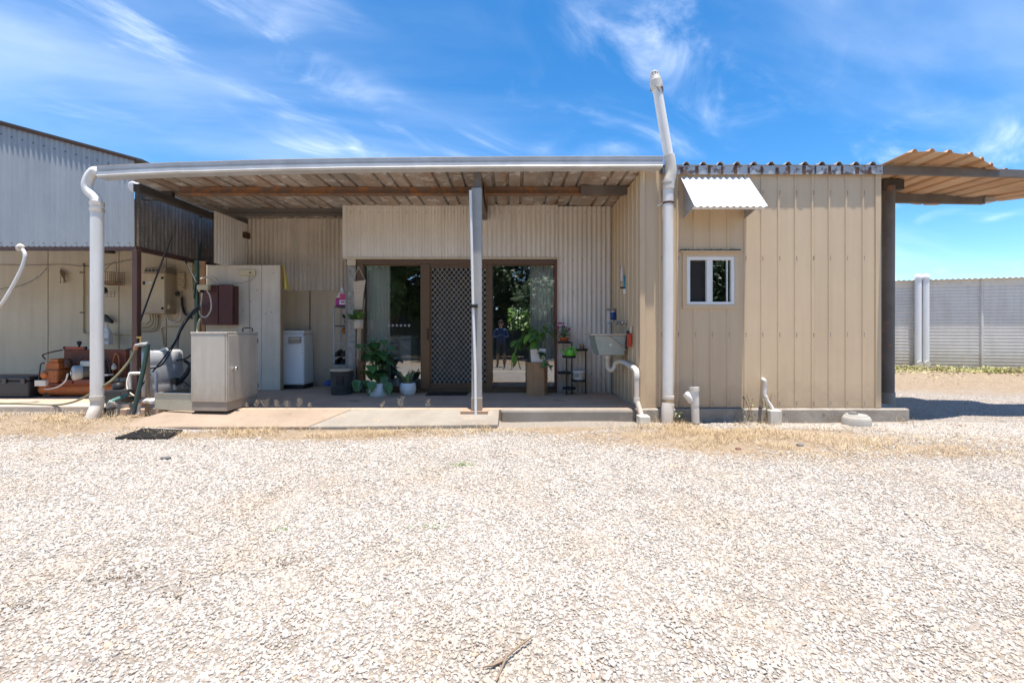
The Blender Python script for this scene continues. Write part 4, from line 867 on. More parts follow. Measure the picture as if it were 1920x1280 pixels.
# green post and steel cabinet
MB().box(X(364, 7.5), X(370, 7.5), 7.5, 7.55, 0, Z(488, 7.5)).build('green_post', 'hose_green', label='narrow dark green post left of the red brown meter box', cat='post', bevel=.004)
MB().box(X(372, 7.62), X(384, 7.62), 7.62, 7.66, 0, Z(490, 7.62)).build('wood_post', 'rust_line', label='brown timber post at the left edge of the cream screen', cat='post', bevel=.004)
T = empty('steel_cabinet', (-3.68, 5.85, .0), 'grey steel cabinet with round door knob at the front of the porch', 'cabinet')
M_ = Matrix.Translation((-3.68, 5.84, 0)) @ Matrix.Rotation(math.radians(-3.5), 4, 'Z') @ Matrix.Translation((3.68, -5.84, 0))
def cbx(name, m, P_, *a, bevel=.004):
    b = MB(); b.tf = M_; b.box(*a); return b.build(name, m, P_, bevel=bevel)
cx0, cx1, cy0, cy1 = -3.915, -3.455, 5.555, 6.17
cbx('base', 'cabinet_base', T, cx0 + .008, cx1 - .006, cy0 + .008, cy1 - .01, .006, .115)
cbx('body', 'cabinet', T, cx0, cx1, cy0, cy1, .115, .945, bevel=.008); cbx('top', 'cabinet', T, cx0 - .004, cx1 + .004, cy0 - .004, cy1 + .004, .9455, .972, bevel=.005)
dr = cbx('door', 'cabinet', T, cx1 + .001, cx1 + .013, cy0 + .02, cy1 - .015, .13, .935, bevel=.003)
b = MB(); b.tf = M_; b.lathe((cx1 + .013, cy0 + .10, .52), [(.012, 0), (.012, .02), (.026, .026), (.028, .042), (.018, .052)], 12, (1, 0, 0)); b.build('knob', 'chrome', dr)
b = MB(); b.tf = M_; b.tube(smoothpath([(cx1 - .14, cy1 - .1, .972), (cx1 - .14, cy1 - .1, 1.02), (cx1 - .02, cy1 - .1, 1.02), (cx1 - .02, cy1 - .1, .972)], 4), .008, 6); b.build('top_handle', 'rust_dark', T)
for z_ in (.22, .82): cbx('hinge', 'chrome', dr, cx1 + .0135, cx1 + .02, cy1 - .045, cy1 - .02, z_, z_ + .06, bevel=.002)
cbx('front_seam', 'dark_grey', T, cx1 - .022, cx1 - .018, cy0 - .0022, cy0 - .0005, .13, .935, bevel=0)
T = empty('metal_tray', (-4.17, 5.8, 0), 'low dull metal tray box left of the steel cabinet', 'tray'); tx0, tx1, ty0, ty1 = X(288, 5.64), cx0 - .012, 5.62, 6.25
MB().prism([(tx0, ty0 + .05, .012), (tx1, ty0 - .02, -.0), (tx1, ty0 - .02, .21), (tx0, ty0 + .05, .21)], (0, .012, 0)).build('front', 'tray', T)
bx('back', 'tray', T, tx0, tx1, ty1, ty1 + .012, .0, .20); bx('side', 'tray', T, tx0 - .012, tx0 - .0005, ty0 + .05, ty1 + .012, .0, .21)
bx('tray_floor', 'dark_grey', T, tx0 + .001, tx1 - .001, ty0 + .07, ty1 - .001, .10, .11); MB().tube([(tx0, ty0 + .048, .212), (tx1, ty0 - .022, .212)], .007, 6).build('lip', 'chrome', T)
# drum
T = empty('plastic_drum', P(300, 742, 6.9), 'grey plastic drum behind the brown post under the switchboard', 'drum'); c = P(304, 742, 6.95); c.z = -.012
MB().lathe(c, [(.24, 0), (.26, .02), (.265, .2), (.26, .22), (.265, .24), (.265, .48), (.26, .5), (.265, .52), (.255, .68), (.22, .71), (.05, .715)], 24).build('body', 'drum', T); MB().lathe(c + Vector((.13, -.12, .716)), [(.035, 0), (.035, .025), (.02, .03)], 12).build('bung', 'white_plain', T)
MB().tube(smoothpath([P(244, 742, 6.35), P(244, 705, 6.35), P(247, 700, 6.35), P(288, 700, 6.35), P(293, 704, 6.35), P(293, 745, 6.35)], 4), .021, 10).build('bent_pipe', 'pvc', label='white plastic pipe bent into an upside down U before the drum', cat='pipe')
# stake, tap, hoses
T = empty('garden_tap', P(268, 772, 5.72), 'brass garden tap with grey fitting on a timber stake', 'tap'); dd = 5.72
MB().box(X(271, dd), X(277, dd), dd, dd + .04, -.12, Z(650, dd)).build('stake', 'wood_stake', T, bevel=.004)
MB().tube([P(255, 648, dd - .02), P(266, 645, dd - .02), P(278, 645, dd - .02)], [.022, .02, .028], 10).build('fitting', 'grey_light', T); MB().tube([P(264, 643, dd - .02), P(264, 634, dd - .02)], .011, 8).build('spindle', 'brass', T); MB().box(X(259, dd), X(269, dd), dd - .03, dd - .012, Z(634, dd), Z(631, dd)).build('tap_handle', 'brass', T, bevel=.004); MB().tube([P(256, 647, dd - .02), P(254, 656, dd - .02)], .024, 10).build('outlet', 'copper_band', T)
MB().tube(smoothpath([P(277, 645, dd - .02), P(273, 670, dd - .04), P(266, 705, dd - .07), P(257, 745, dd - .09), P(251, 768, dd - .11)], 5), .024, 10).build('green_pipe', 'hose_green', label='dark green hose running down from the tap to the ground', cat='hose')
MB().tube([P(251, 764, dd - .11), P(247, 777, dd - .13)], .034, 10).build('pipe_fitting', 'dark_grey', label='dark coupling at the foot of the green hose', cat='fitting')
cable('garden_hose', 'hose_olive', .014, [P(254, 655, dd - .02), P(240, 680, dd - .03), P(215, 708, dd - .1), P(195, 723, dd - .15), P(165, 741, dd - .05), P(135, 754, dd + .15), P(100, 759, dd + .32), P(50, 757, dd + .42), P(0, 756, dd + .45), P(-80, 754, dd + .5)], 'olive garden hose sagging from the tap across the downpipe to the slab', 'hose', n=8)
T = empty('pvc_fitting', P(266, 762, 5.75), 'white pipe elbow with copper band lying on the apron beside the stake', 'pipe'); dd = 5.72
MB().tube(smoothpath([P(258, 776, dd - .07), P(258, 762, dd - .06), P(263, 755, dd - .05), P(274, 751, dd - .02), P(281, 752, dd)], 4), .033, 10).build('elbow', 'pvc', T); MB().tube([P(263, 755.5, dd - .05), P(268, 753.2, dd - .035)], .036, 10).build('band', 'copper_band', T); MB().lathe(P(281, 752, dd), [(.038, 0), (.038, .05), (.02, .06)], 12, (.9, .3, 0)).build('end_cap', 'white_paint', T)
T = empty('valve_cluster', P(205, 785, 5.62), 'jumble of dark valves and a black bracket right of the downpipe foot', 'valves'); dd = 5.66
MB().tube(smoothpath([P(238, 741, 5.9), P(222, 747, 5.8), P(209, 753, dd), P(203, 762, dd)], 4), .024, 10).build('teal_hose', 'hose_teal', T); MB().tube([P(210, 752, dd), P(203, 764, dd)], .032, 10).build('coupling', 'blue' if 0 else 'grey_light', T)
bx('bracket', 'dark_grey', T, X(196, dd), X(213, dd), dd - .04, dd + .06, Z(767, dd), Z(764, dd)); 
for px in (198, 204, 210): MB().tube([P(px, 766, dd), P(px - 1, 782, dd)], .013, 8).build('leg', 'steel_black', T)
bx('brick', 'concrete', T, X(215, 5.85), X(245, 5.85), 5.82, 5.95, -.13, Z(757, 5.85)); MB().tube([P(193, 776, dd), P(199, 762, dd), P(200, 756, dd)], .008, 6).build('copper_wire', 'copper_band', T)
T = empty('black_pump', P(225, 748, 6.3), 'black water pump in the shade below the brown post', 'pump'); bx('body', 'black_plastic', T, X(205, 6.35), X(240, 6.35), 6.25, 6.5, -.01, Z(730, 6.35), .02); MB().lathe(P(222, 728, 6.38), [(.07, -.0), (.075, .04), (.04, .08)], 14).build('lid', 'black', T); bx('grey_block', 'dark_grey', T, X(233, 6.2), X(246, 6.2), 6.15, 6.24, Z(741, 6.2), Z(729, 6.2), .008)
cable('cable', 'pvc_dirty', .009, [P(243, 700, 6.3), P(238, 715, 6.25), P(240, 732, 6.2), P(252, 742, 6.15)], 'thin white tube curling down beside the black pump', 'tube')

# ---- air compressor
T = empty('air_compressor', P(148, 742, 6.9), 'rusty orange air compressor with grey motor in the open shed bay', 'air compressor'); dd = 6.85; zc_ = Z(731, dd); r_ = .098
MB().lathe((X(62, dd), dd + .12, zc_), [(.03, 0), (.07, .012), (r_ - .006, .05), (r_, .09), (r_, 1.28), (r_ - .006, 1.32), (.07, 1.36), (.03, 1.375)], 24, (1, 0, 0)).build('tank', 'rust_orange', T)
for px in (85, 205): bx('foot', 'rust_dark', T, X(px, dd) - .05, X(px, dd) + .05, dd + .02, dd + .22, -.015, zc_ - .07)
bx('deck', 'rust_red', T, X(72, dd), X(228, dd), dd, dd + .3, Z(722, dd), Z(719, dd))
for a, c2, e in ((118, 137, 712), (140, 172, 711)): bx('motor_rail', 'rust_red', T, X(a, dd), X(c2, dd), dd - .02, dd + .2, Z(719, dd), Z(e, dd), .006)
MB().taper((X(75, dd), X(97, dd) + .08, dd, dd + .34), (X(77, dd), X(97, dd) + .07, dd + .02, dd + .32), Z(718, dd), Z(693.5, dd)).build('crankcase', 'rust_orange', T, bevel=.02)
MB().lathe(P(83, 703, dd + .006), [(.05, 0), (.048, .015), (.02, .02)], 14, (0, -1, 0)).build('cover', 'rust_orange', T)
b = MB()
for i in range(5): b.box(X(80, dd) - .006 * (i % 2), X(97, dd) + .05 + .006 * (i % 2), dd + .05, dd + .28, Z(693, dd) + i * .02, Z(693, dd) + i * .02 + .0195)
b.build('cylinder', 'rust_orange', T); bx('cylinder_head', 'rust_orange', T, X(84, dd), X(101, dd), dd + .06, dd + .26, Z(693, dd) + .1, Z(673, dd), .012); MB().lathe((X(108, dd), dd + .16, Z(690, dd)), [(.05, 0), (.055, .03), (.05, .11), (.03, .13)], 14).build('air_filter', 'rust_dark', T)
mo = Vector((X(138.5, dd), dd - .03, Z(699, dd))); ma = Vector((.62, .78, 0)).normalized()
MB().lathe(mo, [(.03, -.004), (.075, -.003), (.078, .004), (.100, .005), (.110, .02), (.113, .10), (.106, .11)], 26, ma).build('motor_cap', 'motor', T); MB().lathe(mo + ma * .112, [(.10, 0), (.106, .02), (.106, .26), (.09, .27)], 20, ma).build('motor_body', 'motor_dark', T)
MB().lathe(mo - ma * .004, [(.03, 0), (.03, -.012), (.015, -.014)], 16, ma).build('hub', 'white_plain', T); MB().lathe(mo - ma * .0045, [(.044, 0), (.044, -.004), (.034, -.005)], 18, ma).build('hub_ring', 'motor_dark', T)
bx('terminal_box', 'motor', T, X(146, dd), X(172, dd), dd + .03, dd + .17, Z(687, dd), Z(677, dd), .008); MB().tube(smoothpath([P(147, 677, dd + .2), P(155, 669, dd + .2), P(165, 667, dd + .2), P(185, 668, dd + .2), P(203, 676, dd + .2), P(206, 700, dd + .2)], 4), .012, 6).build('guard_rim', 'steel_black', T)
bx('belt_guard', 'rust_red', T, X(117, 7.2), X(199, 7.2), 7.22, 7.30, Z(717, 7.2), Z(655, 7.2), .01); MB().lathe((X(184, 7.2), 7.215, Z(697, 7.2)), [(.21, 0), (.21, -.02), (.17, -.022), (.165, -.004)], 26, (0, 1, 0)).build('flywheel', 'rust_dark', T)
bx('end_panel', 'rust_red', T, X(200, 7.2), X(236, 7.2), 7.20, 7.28, Z(708, 7.2), Z(655, 7.2), .008); MB().tube(smoothpath([P(212, 700, 7.15), P(213, 675, 7.15), P(218, 662, 7.15), P(223, 672, 7.15), P(223, 695, 7.15)], 4), .014, 8).build('riser_pipe', 'rust_orange', T)
MB().lathe(P(214, 693, 7.05), [(.02, 0), (.034, .01), (.034, .06), (.02, .075), (.012, .1)], 12).build('regulator', 'motor', T); bx('switch_plate', 'white_plain', T, X(196, 7), X(208, 7), 6.95, 7.05, Z(704, 7), Z(701, 7))
bx('pressure_switch', 'pvc_dirty', T, X(63, dd - .05), X(84, dd - .05), dd - .04, dd + .06, Z(724, dd - .05), Z(713, dd - .05), .006)
MB().tube(smoothpath([P(127, 700, dd - .06), P(122, 715, dd - .07), P(108, 725, dd - .06), P(92, 729, dd - .04), P(84, 729, dd)], 5), .010, 8).build('white_lead', 'pvc', T); MB().tube(smoothpath([P(85, 673, dd + .1), P(80, 667, dd + .1), P(83, 664, dd + .12), P(100, 659, dd + .2), P(117, 656, 7.2)], 5), .010, 6).build('air_pipe', 'rust_dark', T); MB().tube(smoothpath([P(84, 680, dd + .04), P(77, 682, dd), P(75, 692, dd), P(73, 708, dd), P(72, 714, dd)], 5), .009, 6).build('oil_pipe', 'steel_black', T)
MB().tube([P(122, 652, 7.2), P(160, 652, 7.2)], .018, 10).build('handle_bar', 'red_plastic', T); 
for px in (121.5, 160.5): MB().tube([P(px - 1.5, 652, 7.2), P(px + 1.5, 652, 7.2)], .022, 10).build('bar_grip', 'black', T)
MB().lathe(P(148.5, 650, 7.2), [(.014, 0), (.014, .03), (.03, .04), (.03, .085), (.02, .09)], 12).build('valve_knob', 'black', T); 
cable('hose', 'black', .016, [P(236, 656, 7.2), P(250, 653, 7.0), P(262, 651, 6.6), P(272, 650, 6.2)], 'short black hose from the compressor to the tap stake', 'hose')
T = empty('tool_case', P(25, 741, 6.9), 'black plastic tool case on the shed floor at far left', 'tool case'); bx('case', 'black_plastic', T, X(-40, 6.85), X(61, 6.85), 6.8, 7.2, -.012, Z(713, 6.85), .02); bx('lid', 'black_plastic', T, X(-40, 6.85) - .004, X(62, 6.85), 6.795, 7.2, Z(712.5, 6.85), Z(705, 6.85), .02)
for px in (5, 40): bx('latch', 'dark_grey', T, X(px, 6.8), X(px + 8, 6.8), 6.783, 6.7945, Z(719, 6.8), Z(709, 6.8), .003)

# ---- cream screen with meter box
dN = 7.55; nx0, nx1 = X(386, dN), X(525, dN); nm = X(490, dN); nz = Z(497, dN)
T = empty('panel_screen', ((nx0 + nx1) / 2, dN, 0), 'cream insulated panel screen standing before the laundry corner', 'screen')
bx('panel', 'panel_screen', T, nx0, nm - .002, dN, dN + .075, 0.004, nz, .004); bx('panel', 'panel_screen', T, nm + .002, nx1, dN, dN + .075, .004, nz, .004); bx('edge_strip', 'wood_stake', T, nx1 + .0005, nx1 + .02, dN - .004, dN + .08, .004, nz - .02, .002); bx('sole', 'rust_line', T, nx0, nx1 + .02, dN - .004, dN + .08, .0, .0035, 0)
for px, py in ((482, 544), (456, 582), (498, 588), (513, 511), (509, 585), (470, 565)): MB().lathe(P(px, py, dN - .0005), [(.014, 0), (.012, .002)], 8, (0, -1, 0)).build('plug', 'grey_light', T)
T = empty('meter_box', P(406, 610, 7.4), 'dark red steel meter box with door ajar on the cream screen', 'meter box'); dd = 7.38
bx('box', 'red_box', T, X(378, dd), X(409, dd), dd, dN - .002, Z(609, dd), Z(534, dd), .006); MB().box(X(410, dd), X(413, dd), dd + .03, dN - .002, Z(608, dd), Z(535, dd)).build('inside_gap', 'black', T)
b = MB(); b.tf = Matrix.Translation(P(437, 571, dd)) @ Matrix.Rotation(math.radians(9), 4, 'Z'); b.box(-.205, 0, -.02, .02, -.325, .325); b.build('door', 'red_box', T, bevel=.005); bx('rear_half', 'red_box', T, X(414, dd), X(436, dd), dd + .06, dN - .002, Z(609, dd), Z(535, dd), .004); MB().lathe(P(420, 553, dd - .03), [(.008, 0), (.006, .006)], 8, (0, -1, 0)).build('screw', 'chrome', T)
T = empty('junction_block', P(382, 545, 7.3), 'cream junction block with a looped white lead on the meter box corner', 'junction box'); bx('block', 'cream_plastic', T, X(372, 7.3), X(393, 7.3), 7.26, 7.33, Z(544, 7.3), Z(534, 7.3), .006); bx('plug', 'black', T, X(377, 7.28), X(381, 7.28), 7.24, 7.30, Z(549, 7.28), Z(544.2, 7.28), .003)
MB().tube(smoothpath([P(379, 548, 7.26), P(377, 570, 7.25), P(374, 585, 7.25), P(379, 593, 7.25), P(388, 593, 7.25), P(396, 578, 7.25), P(394, 556, 7.25), P(388, 545, 7.26)], 6), .010, 8).build('lead', 'pvc_dirty', T)
cable('conduit', 'pvc_dirty', .014, [P(376, 523, 7.45), P(385, 520, 7.45), P(398, 520, 7.48), P(406, 527, 7.48), P(408, 536, 7.48)], 'pale bent conduit entering the top of the meter box', 'conduit')
cable('conduit', 'cream_plastic', .022, [P(378, 596, 7.4), P(373, 605, 7.4), P(371, 620, 7.4), P(371, 640, 7.35)], 'tan pipe curving down below the meter box', 'conduit')
cable('conduit', 'hose_green', .014, [P(375, 400, 7.9), P(376, 470, 7.8), P(372, 500, 7.6), P(367, 520, 7.5), P(364, 560, 7.5)], 'dark green cable hanging down the dark side wall', 'cable')
MB().prism([P(372, 398, 7.3), P(380, 398, 7.3), P(378, 405, 7.3), P(374, 408, 7.3)], (0, .04, 0)).build('cable_clamp', 'hose_green', label='small green clamp under the dark rafter', cat='clamp')
cable('conduit', 'cream_plastic', .012, [P(360, 490, dP - .02), P(361, 530, dP - .02), P(363, 545, dP - .1), P(376, 546, 7.4)], 'cream conduit bending toward the junction block', 'conduit')
T = empty('wall_socket', P(465, 517, dN), 'yellowed wide power socket high on the cream screen', 'power outlet'); bx('plate', 'cream_plastic', T, X(451, dN), X(480, dN), dN - .035, dN - .001, Z(517, dN), Z(506, dN), .008); MB().lathe(P(469, 511.5, dN - .035), [(.018, 0), (.016, .012), (.006, .016)], 10, (0, -1, 0)).build('switch', 'wood_stake', T)
cable('lead', 'grey_light', .005, [P(467, 517, dN - .02), P(467, 560, dN - .012), P(468, 622, dN - .012)], 'thin grey lead dropping straight from the wide socket', 'cable', n=4); cable('lead', 'panel_cream', .005, [P(479, 517, dN - .02), P(468, 526, dN - .02), P(450, 531, dN - .02), P(438, 530, dN - .05)], 'pale lead swinging from the wide socket to the meter box', 'cable', n=4)
# towel over the screen edge
vs, fs = [], []; n_, m_ = 8, 10
for i in range(n_ + 1):
    for j in range(m_ + 1):
        u, v = i / n_, j / m_; px = 530 + u * (4 + 10 * v) - 1; py = 497 + 47 * v - (1 - u) * 1 - 10 * v * (1 - u) * .3; p = P(px, py, 7.62 + .05 * math.sin(u * 7 + v) * v - .02); vs.append(p)
for i in range(n_):
    for j in range(m_): a = i * (m_ + 1) + j; fs.append((a, a + 1, a + m_ + 2, a + m_ + 1))
MB().add(vs, fs, True).build('towel', 'yellow_cloth', label='yellow cloth hanging over the top right corner of the cream screen', cat='cloth', solid=.006)

# ---- washing machine
T = empty('washing_machine', (-3.84, 7.9, 0), 'white top loading washing machine behind the cream screen', 'washing machine'); wx0_, wx1_ = -4.08, X(569, 7.72); wy0, wy1 = 7.72, 8.11
MB().taper((wx0_, wx1_ + .02, wy0 - .01, wy1), (wx0_, wx1_ - .01, wy0 + .03, wy1), .07, .93).build('body', 'white_paint', T, bevel=.03); bx('plinth', 'black', T, wx0_ + .02, wx1_ - .0, wy0 + .02, wy1 - .02, .0, .069)
MB().taper((wx0_, wx1_ - .01, wy0 + .03, wy1), (wx0_ + .01, wx1_ - .02, wy0 + .08, wy1), .931, 1.0).build('lid', 'white_plain', T, bevel=.015); bx('lid_glass', 'black_plastic', T, wx0_ + .06, wx1_ - .08, wy0 + .14, wy1 - .06, 1.001, 1.012)
pn = MB().prism([P(540.5, 632, 7.715), P(563, 631, 7.715), P(563, 643, 7.715), P(540.5, 644, 7.715)], (0, .03, 0)).build('panel', 'cabinet_base', T, bevel=.003); MB().prism([P(542.5, 634, 7.712), P(561, 633.2, 7.712), P(561, 636, 7.712), P(542.5, 637, 7.712)], (0, .002, 0)).build('panel_strip', 'panel_cream', pn)
for i in range(5): MB().lathe(P(566, 632 + i * 7.5, 7.735), [(.007, 0), (.006, .006)], 8, (.3, -1, 0)).build('button', 'dark_grey', T)
# ---- shelf rack with things
T = empty('shelf_rack', (-2.8, 7.68, 0), 'narrow grey wire shelf rack behind the speckled pillar', 'shelf rack'); kx0, kx1, ky0, ky1 = X(625, 7.55), -2.62, 7.55, 7.85
for xx in (kx0, kx1 - .02):
    for yy in (ky0, ky1 - .02): bx('upright', 'grey_light', T, xx, xx + .02, yy, yy + .02, 0, Z(574, 7.55), .002)
SHZ = [Z(574, 7.55), Z(610, 7.55), Z(643, 7.55), Z(684, 7.55), .12]
for z in SHZ: bx('shelf', 'dark_grey' if z > 1 else 'grey_light', T, kx0 + .0205, kx1 - .0205, ky0 + .001, ky1, z - .02, z, .003)
T = empty('detergent_bottle', P(642, 573, 7.65), 'clear bottle of pink liquid detergent on top of the shelf rack', 'bottle'); c = Vector((X(642, 7.65), 7.66, SHZ[0]))
MB().taper((c.x - .115, c.x + .115, 7.6, 7.72), (c.x - .11, c.x + .11, 7.6, 7.72), c.z + .001, c.z + .14).build('liquid', 'magenta', T, bevel=.025); MB().taper((c.x - .11, c.x + .11, 7.602, 7.718), (c.x - .04, c.x + .04, 7.63, 7.69), c.z + .142, c.z + .255).build('neck', 'panel_screen', T, bevel=.02); MB().lathe((c.x, 7.66, c.z + .256), [(.035, 0), (.035, .03), (.022, .04), (.018, .065)], 14).build('cap', 'white_paint', T)
bx('label', 'pink', T, c.x - .02, c.x + .10, 7.594, 7.599, c.z + .11, c.z + .21, .002); bx('label_patch', 'white_plain', T, c.x - .03, c.x + .09, 7.595, 7.5985, c.z + .03, c.z + .105, .002); bx('label_mark', 'magenta', T, c.x - .005, c.x + .06, 7.592, 7.5945, c.z + .06, c.z + .085, .001)
T = empty('small_plant', P(651, 609, 7.6), 'little leafy plant in a dark pot on the second rack shelf', 'plant'); c = Vector((X(651, 7.65), 7.66, SHZ[1])); MB().lathe(c, [(.04, 0), (.055, .09), (.05, .09), (.045, .06)], 14).build('pot', 'dark_grey', T)
for i in range(14): a = rnd(0, 6.28); leaf(T, 'oval', 'leaf_mid', c + Vector((.02 * math.cos(a), .02 * math.sin(a), .09)), (math.cos(a) * .5, math.sin(a) * .5, rnd(.4, 1.3)), rnd(.09, .14))
MB().lathe(P(648, 620, 7.7), [(.01, -.05), (.05, -.04), (.065, 0), (.05, .05), (.01, .06)], 14).build('orange_net', 'rust_orange', label='orange ball of netting hanging in the rack', cat='netting')
def shoe(name, x, y, z, m, label, s=1.0):
    T = empty(name, (x, y, z), label, 'shoe', 'shoes on the rack shelf'); n = 9; vs, fs = [], []
    for i in range(n):          # rings from toe (front) to heel
        t = i / (n - 1); w = .048 * (.65 + .5 * math.sin(min(1, t * 1.5) * math.pi / 2) - .18 * t); h = (.045 + .065 * t ** 1.3 if t < .95 else .10); yy = y - .14 * s + .27 * s * t
        for k in range(10):
            a = 2 * math.pi * k / 10; vs.append((x + w * s * math.cos(a), yy, z + .022 + h * s * (.5 + .5 * math.sin(a))))
    for i in range(n - 1):
        for k in range(10): k2 = (k + 1) % 10; fs.append((i * 10 + k, i * 10 + k2, (i + 1) * 10 + k2, (i + 1) * 10 + k))
    fs += [tuple(range(10))[::-1], tuple(range((n - 1) * 10, n * 10))]
    MB().add(vs, fs, True).build('upper', m, T, sub=1); MB().prism([(x - .045 * s, y - .13 * s, z), (x + .045 * s, y - .13 * s, z), (x + .052 * s, y, z), (x + .04 * s, y + .13 * s, z), (x - .04 * s, y + .13 * s, z), (x - .052 * s, y, z)], (0, 0, .022)).build('sole', 'black' if m != 'black' else 'dark_grey', T, bevel=.004)
    MB().box(x - .03 * s, x + .03 * s, y - .115 * s, y - .110 * s, z + .045, z + .052).build('stripe', 'white_plain', T)
for i, (xo, zo_, m, lb) in enumerate(((-.10, 0, 'black', 'black shoe with pale stripe, left on the lowest full rack shelf'), (.02, 0, 'black', 'black shoe with pale stripe, right on the lowest full rack shelf'), (-.10, .135, 'dark_grey', 'dark grey shoe, left of the pair piled on top of others'), (.02, .135, 'dark_grey', 'dark grey shoe, right of the pair piled on top of others'))): shoe('shoe', X(640, 7.65) + xo + .03, 7.70, SHZ[3] + zo_ + .001, m, lb)
vs = [P(607, 720, 7.6)]; T = MB(); T.lathe(P(618, 722, 7.5), [(.10, 0), (.11, .03), (.075, .07), (.03, .09)], 9); T.build('blue_cloth', 'blue', label='crumpled blue cloth on the floor left of the dark bucket', cat='cloth', sub=1)
T = empty('bucket', P(640.5, 738, 7.05), 'dark grey round bin with pale lid in front of the speckled pillar', 'bucket'); c = Vector((X(640.5, 7.12), 7.12, .0)); MB().lathe(c, [(.150, 0), (.156, .01), (.158, .12), (.161, .125), (.160, .14), (.165, .36), (.17, .365)], 26).build('body', 'bucket', T); MB().lathe(c + Vector((0, 0, .366)), [(.175, 0), (.175, .02), (.15, .03), (.05, .032)], 26).build('lid', 'panel_cream', T)
b = MB(); q = c + Vector((.03, -.166, .21))
for k in range(14):
    a = -.05 + k * .03
for dx0, dx1, dz0, dz1 in ((-.05, .06, .07, .078), (-.05, .06, -.05, -.042), (-.05, -.043, -.05, .078), (.053, .06, -.05, .078), (-.03, .04, .0, .012), (-.03, .04, .03, .042), (-.03, .02, -.025, -.015)): b.box(q.x + dx0, q.x + dx1, q.y + .0, q.y + .02, q.z + dz0, q.z + dz1)
b.build('printed_mark', 'black', T, kind='stuff')

# ---- macrame hanger
T = empty('macrame_hanger', P(672, 690, 7.15), 'cream macrame plant hanger with small pot on the speckled pillar', 'plant hanger'); dd = 7.16
for a, c2 in (((672, 500), (661, 528)), ((672, 500), (685, 526))): MB().tube([P(*a, dd + .03), P(*c2, dd)], .005, 6).build('cord', 'macrame', T)
MB().prism([P(661.5, 528, dd), P(685.5, 525, dd), P(681, 552, dd), P(679, 580, dd), P(666, 580, dd), P(664, 552, dd)], (0, .012, 0)).build('woven_panel', 'macrame', T); b = MB()
for i in range(9): b.tube([P(662 + i * .4, 531 + i * 5.5, dd - .002), P(684.5 - i * .5, 529 + i * 5.5, dd - .002)], .005, 5)
b.build('knot_rows', 'macrame', T, kind='stuff')
MB().tube([P(684, 560, dd - .02), P(680, 600, dd - .06)], .004, 5).build('cord', 'macrame', T); MB().tube([P(664, 560, dd - .02), P(665, 600, dd - .06)], .004, 5).build('cord', 'macrame', T)
c = P(672.5, 616, dd - .09); MB().lathe(c, [(.06, 0), (.068, .01), (.07, .14), (.062, .14), (.06, .11)], 16).build('pot', 'macrame', T)
for i in range(30): a = rnd(0, 6.28); leaf(T, 'oval', random.choice(['leaf_mid', 'leaf_lime', 'leaf_dark']), c + Vector((.04 * math.cos(a) - .03, .04 * math.sin(a), .13 + rnd(0, .05))), (math.cos(a) - .35, math.sin(a), rnd(.2, 1.4)), rnd(.10, .17), .8)
for i in range(5): MB().tube([P(670 + i * 1.6, 616, dd - .08), P(668 + i * 1.8 + rnd(-1, 1), rnd(665, 688), dd - .05)], .005, 5).build('tassel', 'macrame', T)

# ---- big potted plant, small pot
def pot(T, c, prof, m, n=22): return MB().lathe(c, prof, n).build('pot', m, T)
T = empty('potted_plant', P(708, 738, 6.98), 'bushy dark green potted plant in a ribbed white pot left of the door', 'potted plant'); c = Vector((X(708.5, 7.0), 7.0, .0)); pot(T, c, [(.145, 0), (.15, .01), (.155, .19), (.145, .19), (.14, .15)], 'white_plain'); MB().lathe(c + Vector((0, 0, .15)), [(.139, 0), (.10, .008), (.02, .01)], 16).build('soil', 'litter', T); b = MB(); tips = []
for i in range(24):
    a = rnd(0, 6.28); r0 = rnd(.06, .30); e = c + Vector((r0 * math.cos(a) + .02, .6 * r0 * math.sin(a) - .02, rnd(.42, .98) - .35 * r0)); m1 = c + Vector((.03 * math.cos(a), .03 * math.sin(a), .35)); pth = smoothpath([c + Vector((.03 * math.cos(a), .03 * math.sin(a), .15)), m1, e], 5); b.tube(pth, .006, 5); tips.append(pth)
b.build('stems', 'leaf_mid', T)
for pth in tips:
    for q in (len(pth) - 1, len(pth) - 3, len(pth) // 2):
        p = pth[q]; a = rnd(0, 6.28); L = rnd(.14, .21); leaf(T, 'heart', 'leaf_dark' if random.random() < .82 else 'leaf_mid', p, (math.cos(a), math.sin(a) - .5, rnd(-.9, .35)), L)
for i in range(10): a = rnd(0, 6.28); e = c + Vector((rnd(-.28, .26), rnd(-.2, -.05), rnd(.14, .35))); leaf(T, 'heart', 'leaf_dark', e, (rnd(-.4, .4), -.4, -1), rnd(.12, .18))
T = empty('aloe_pot', P(765, 736, 7.0), 'small succulent in a rounded white pot beside the door jamb', 'potted plant'); c = Vector((X(765, 7.05), 7.05, 0)); pot(T, c, [(.085, 0), (.11, .02), (.128, .09), (.118, .16), (.10, .185), (.095, .185), (.09, .16)], 'white_paint')
for i in range(20): a = rnd(0, 6.28); leaf(T, 'blade', 'leaf_aloe' if i % 3 else 'leaf_mid', c + Vector((.03 * math.cos(a), .03 * math.sin(a), .17)), (math.cos(a) * rnd(.2, .8), math.sin(a) * .6, 1), rnd(.14, .24), 1.3)
MB().box(X(800, 7.05), X(876, 7.05), 6.93, 7.24, .001, .014).build('door_mat', 'black', label='thin black mat on the porch in front of the screen door', cat='mat', bevel=.004)

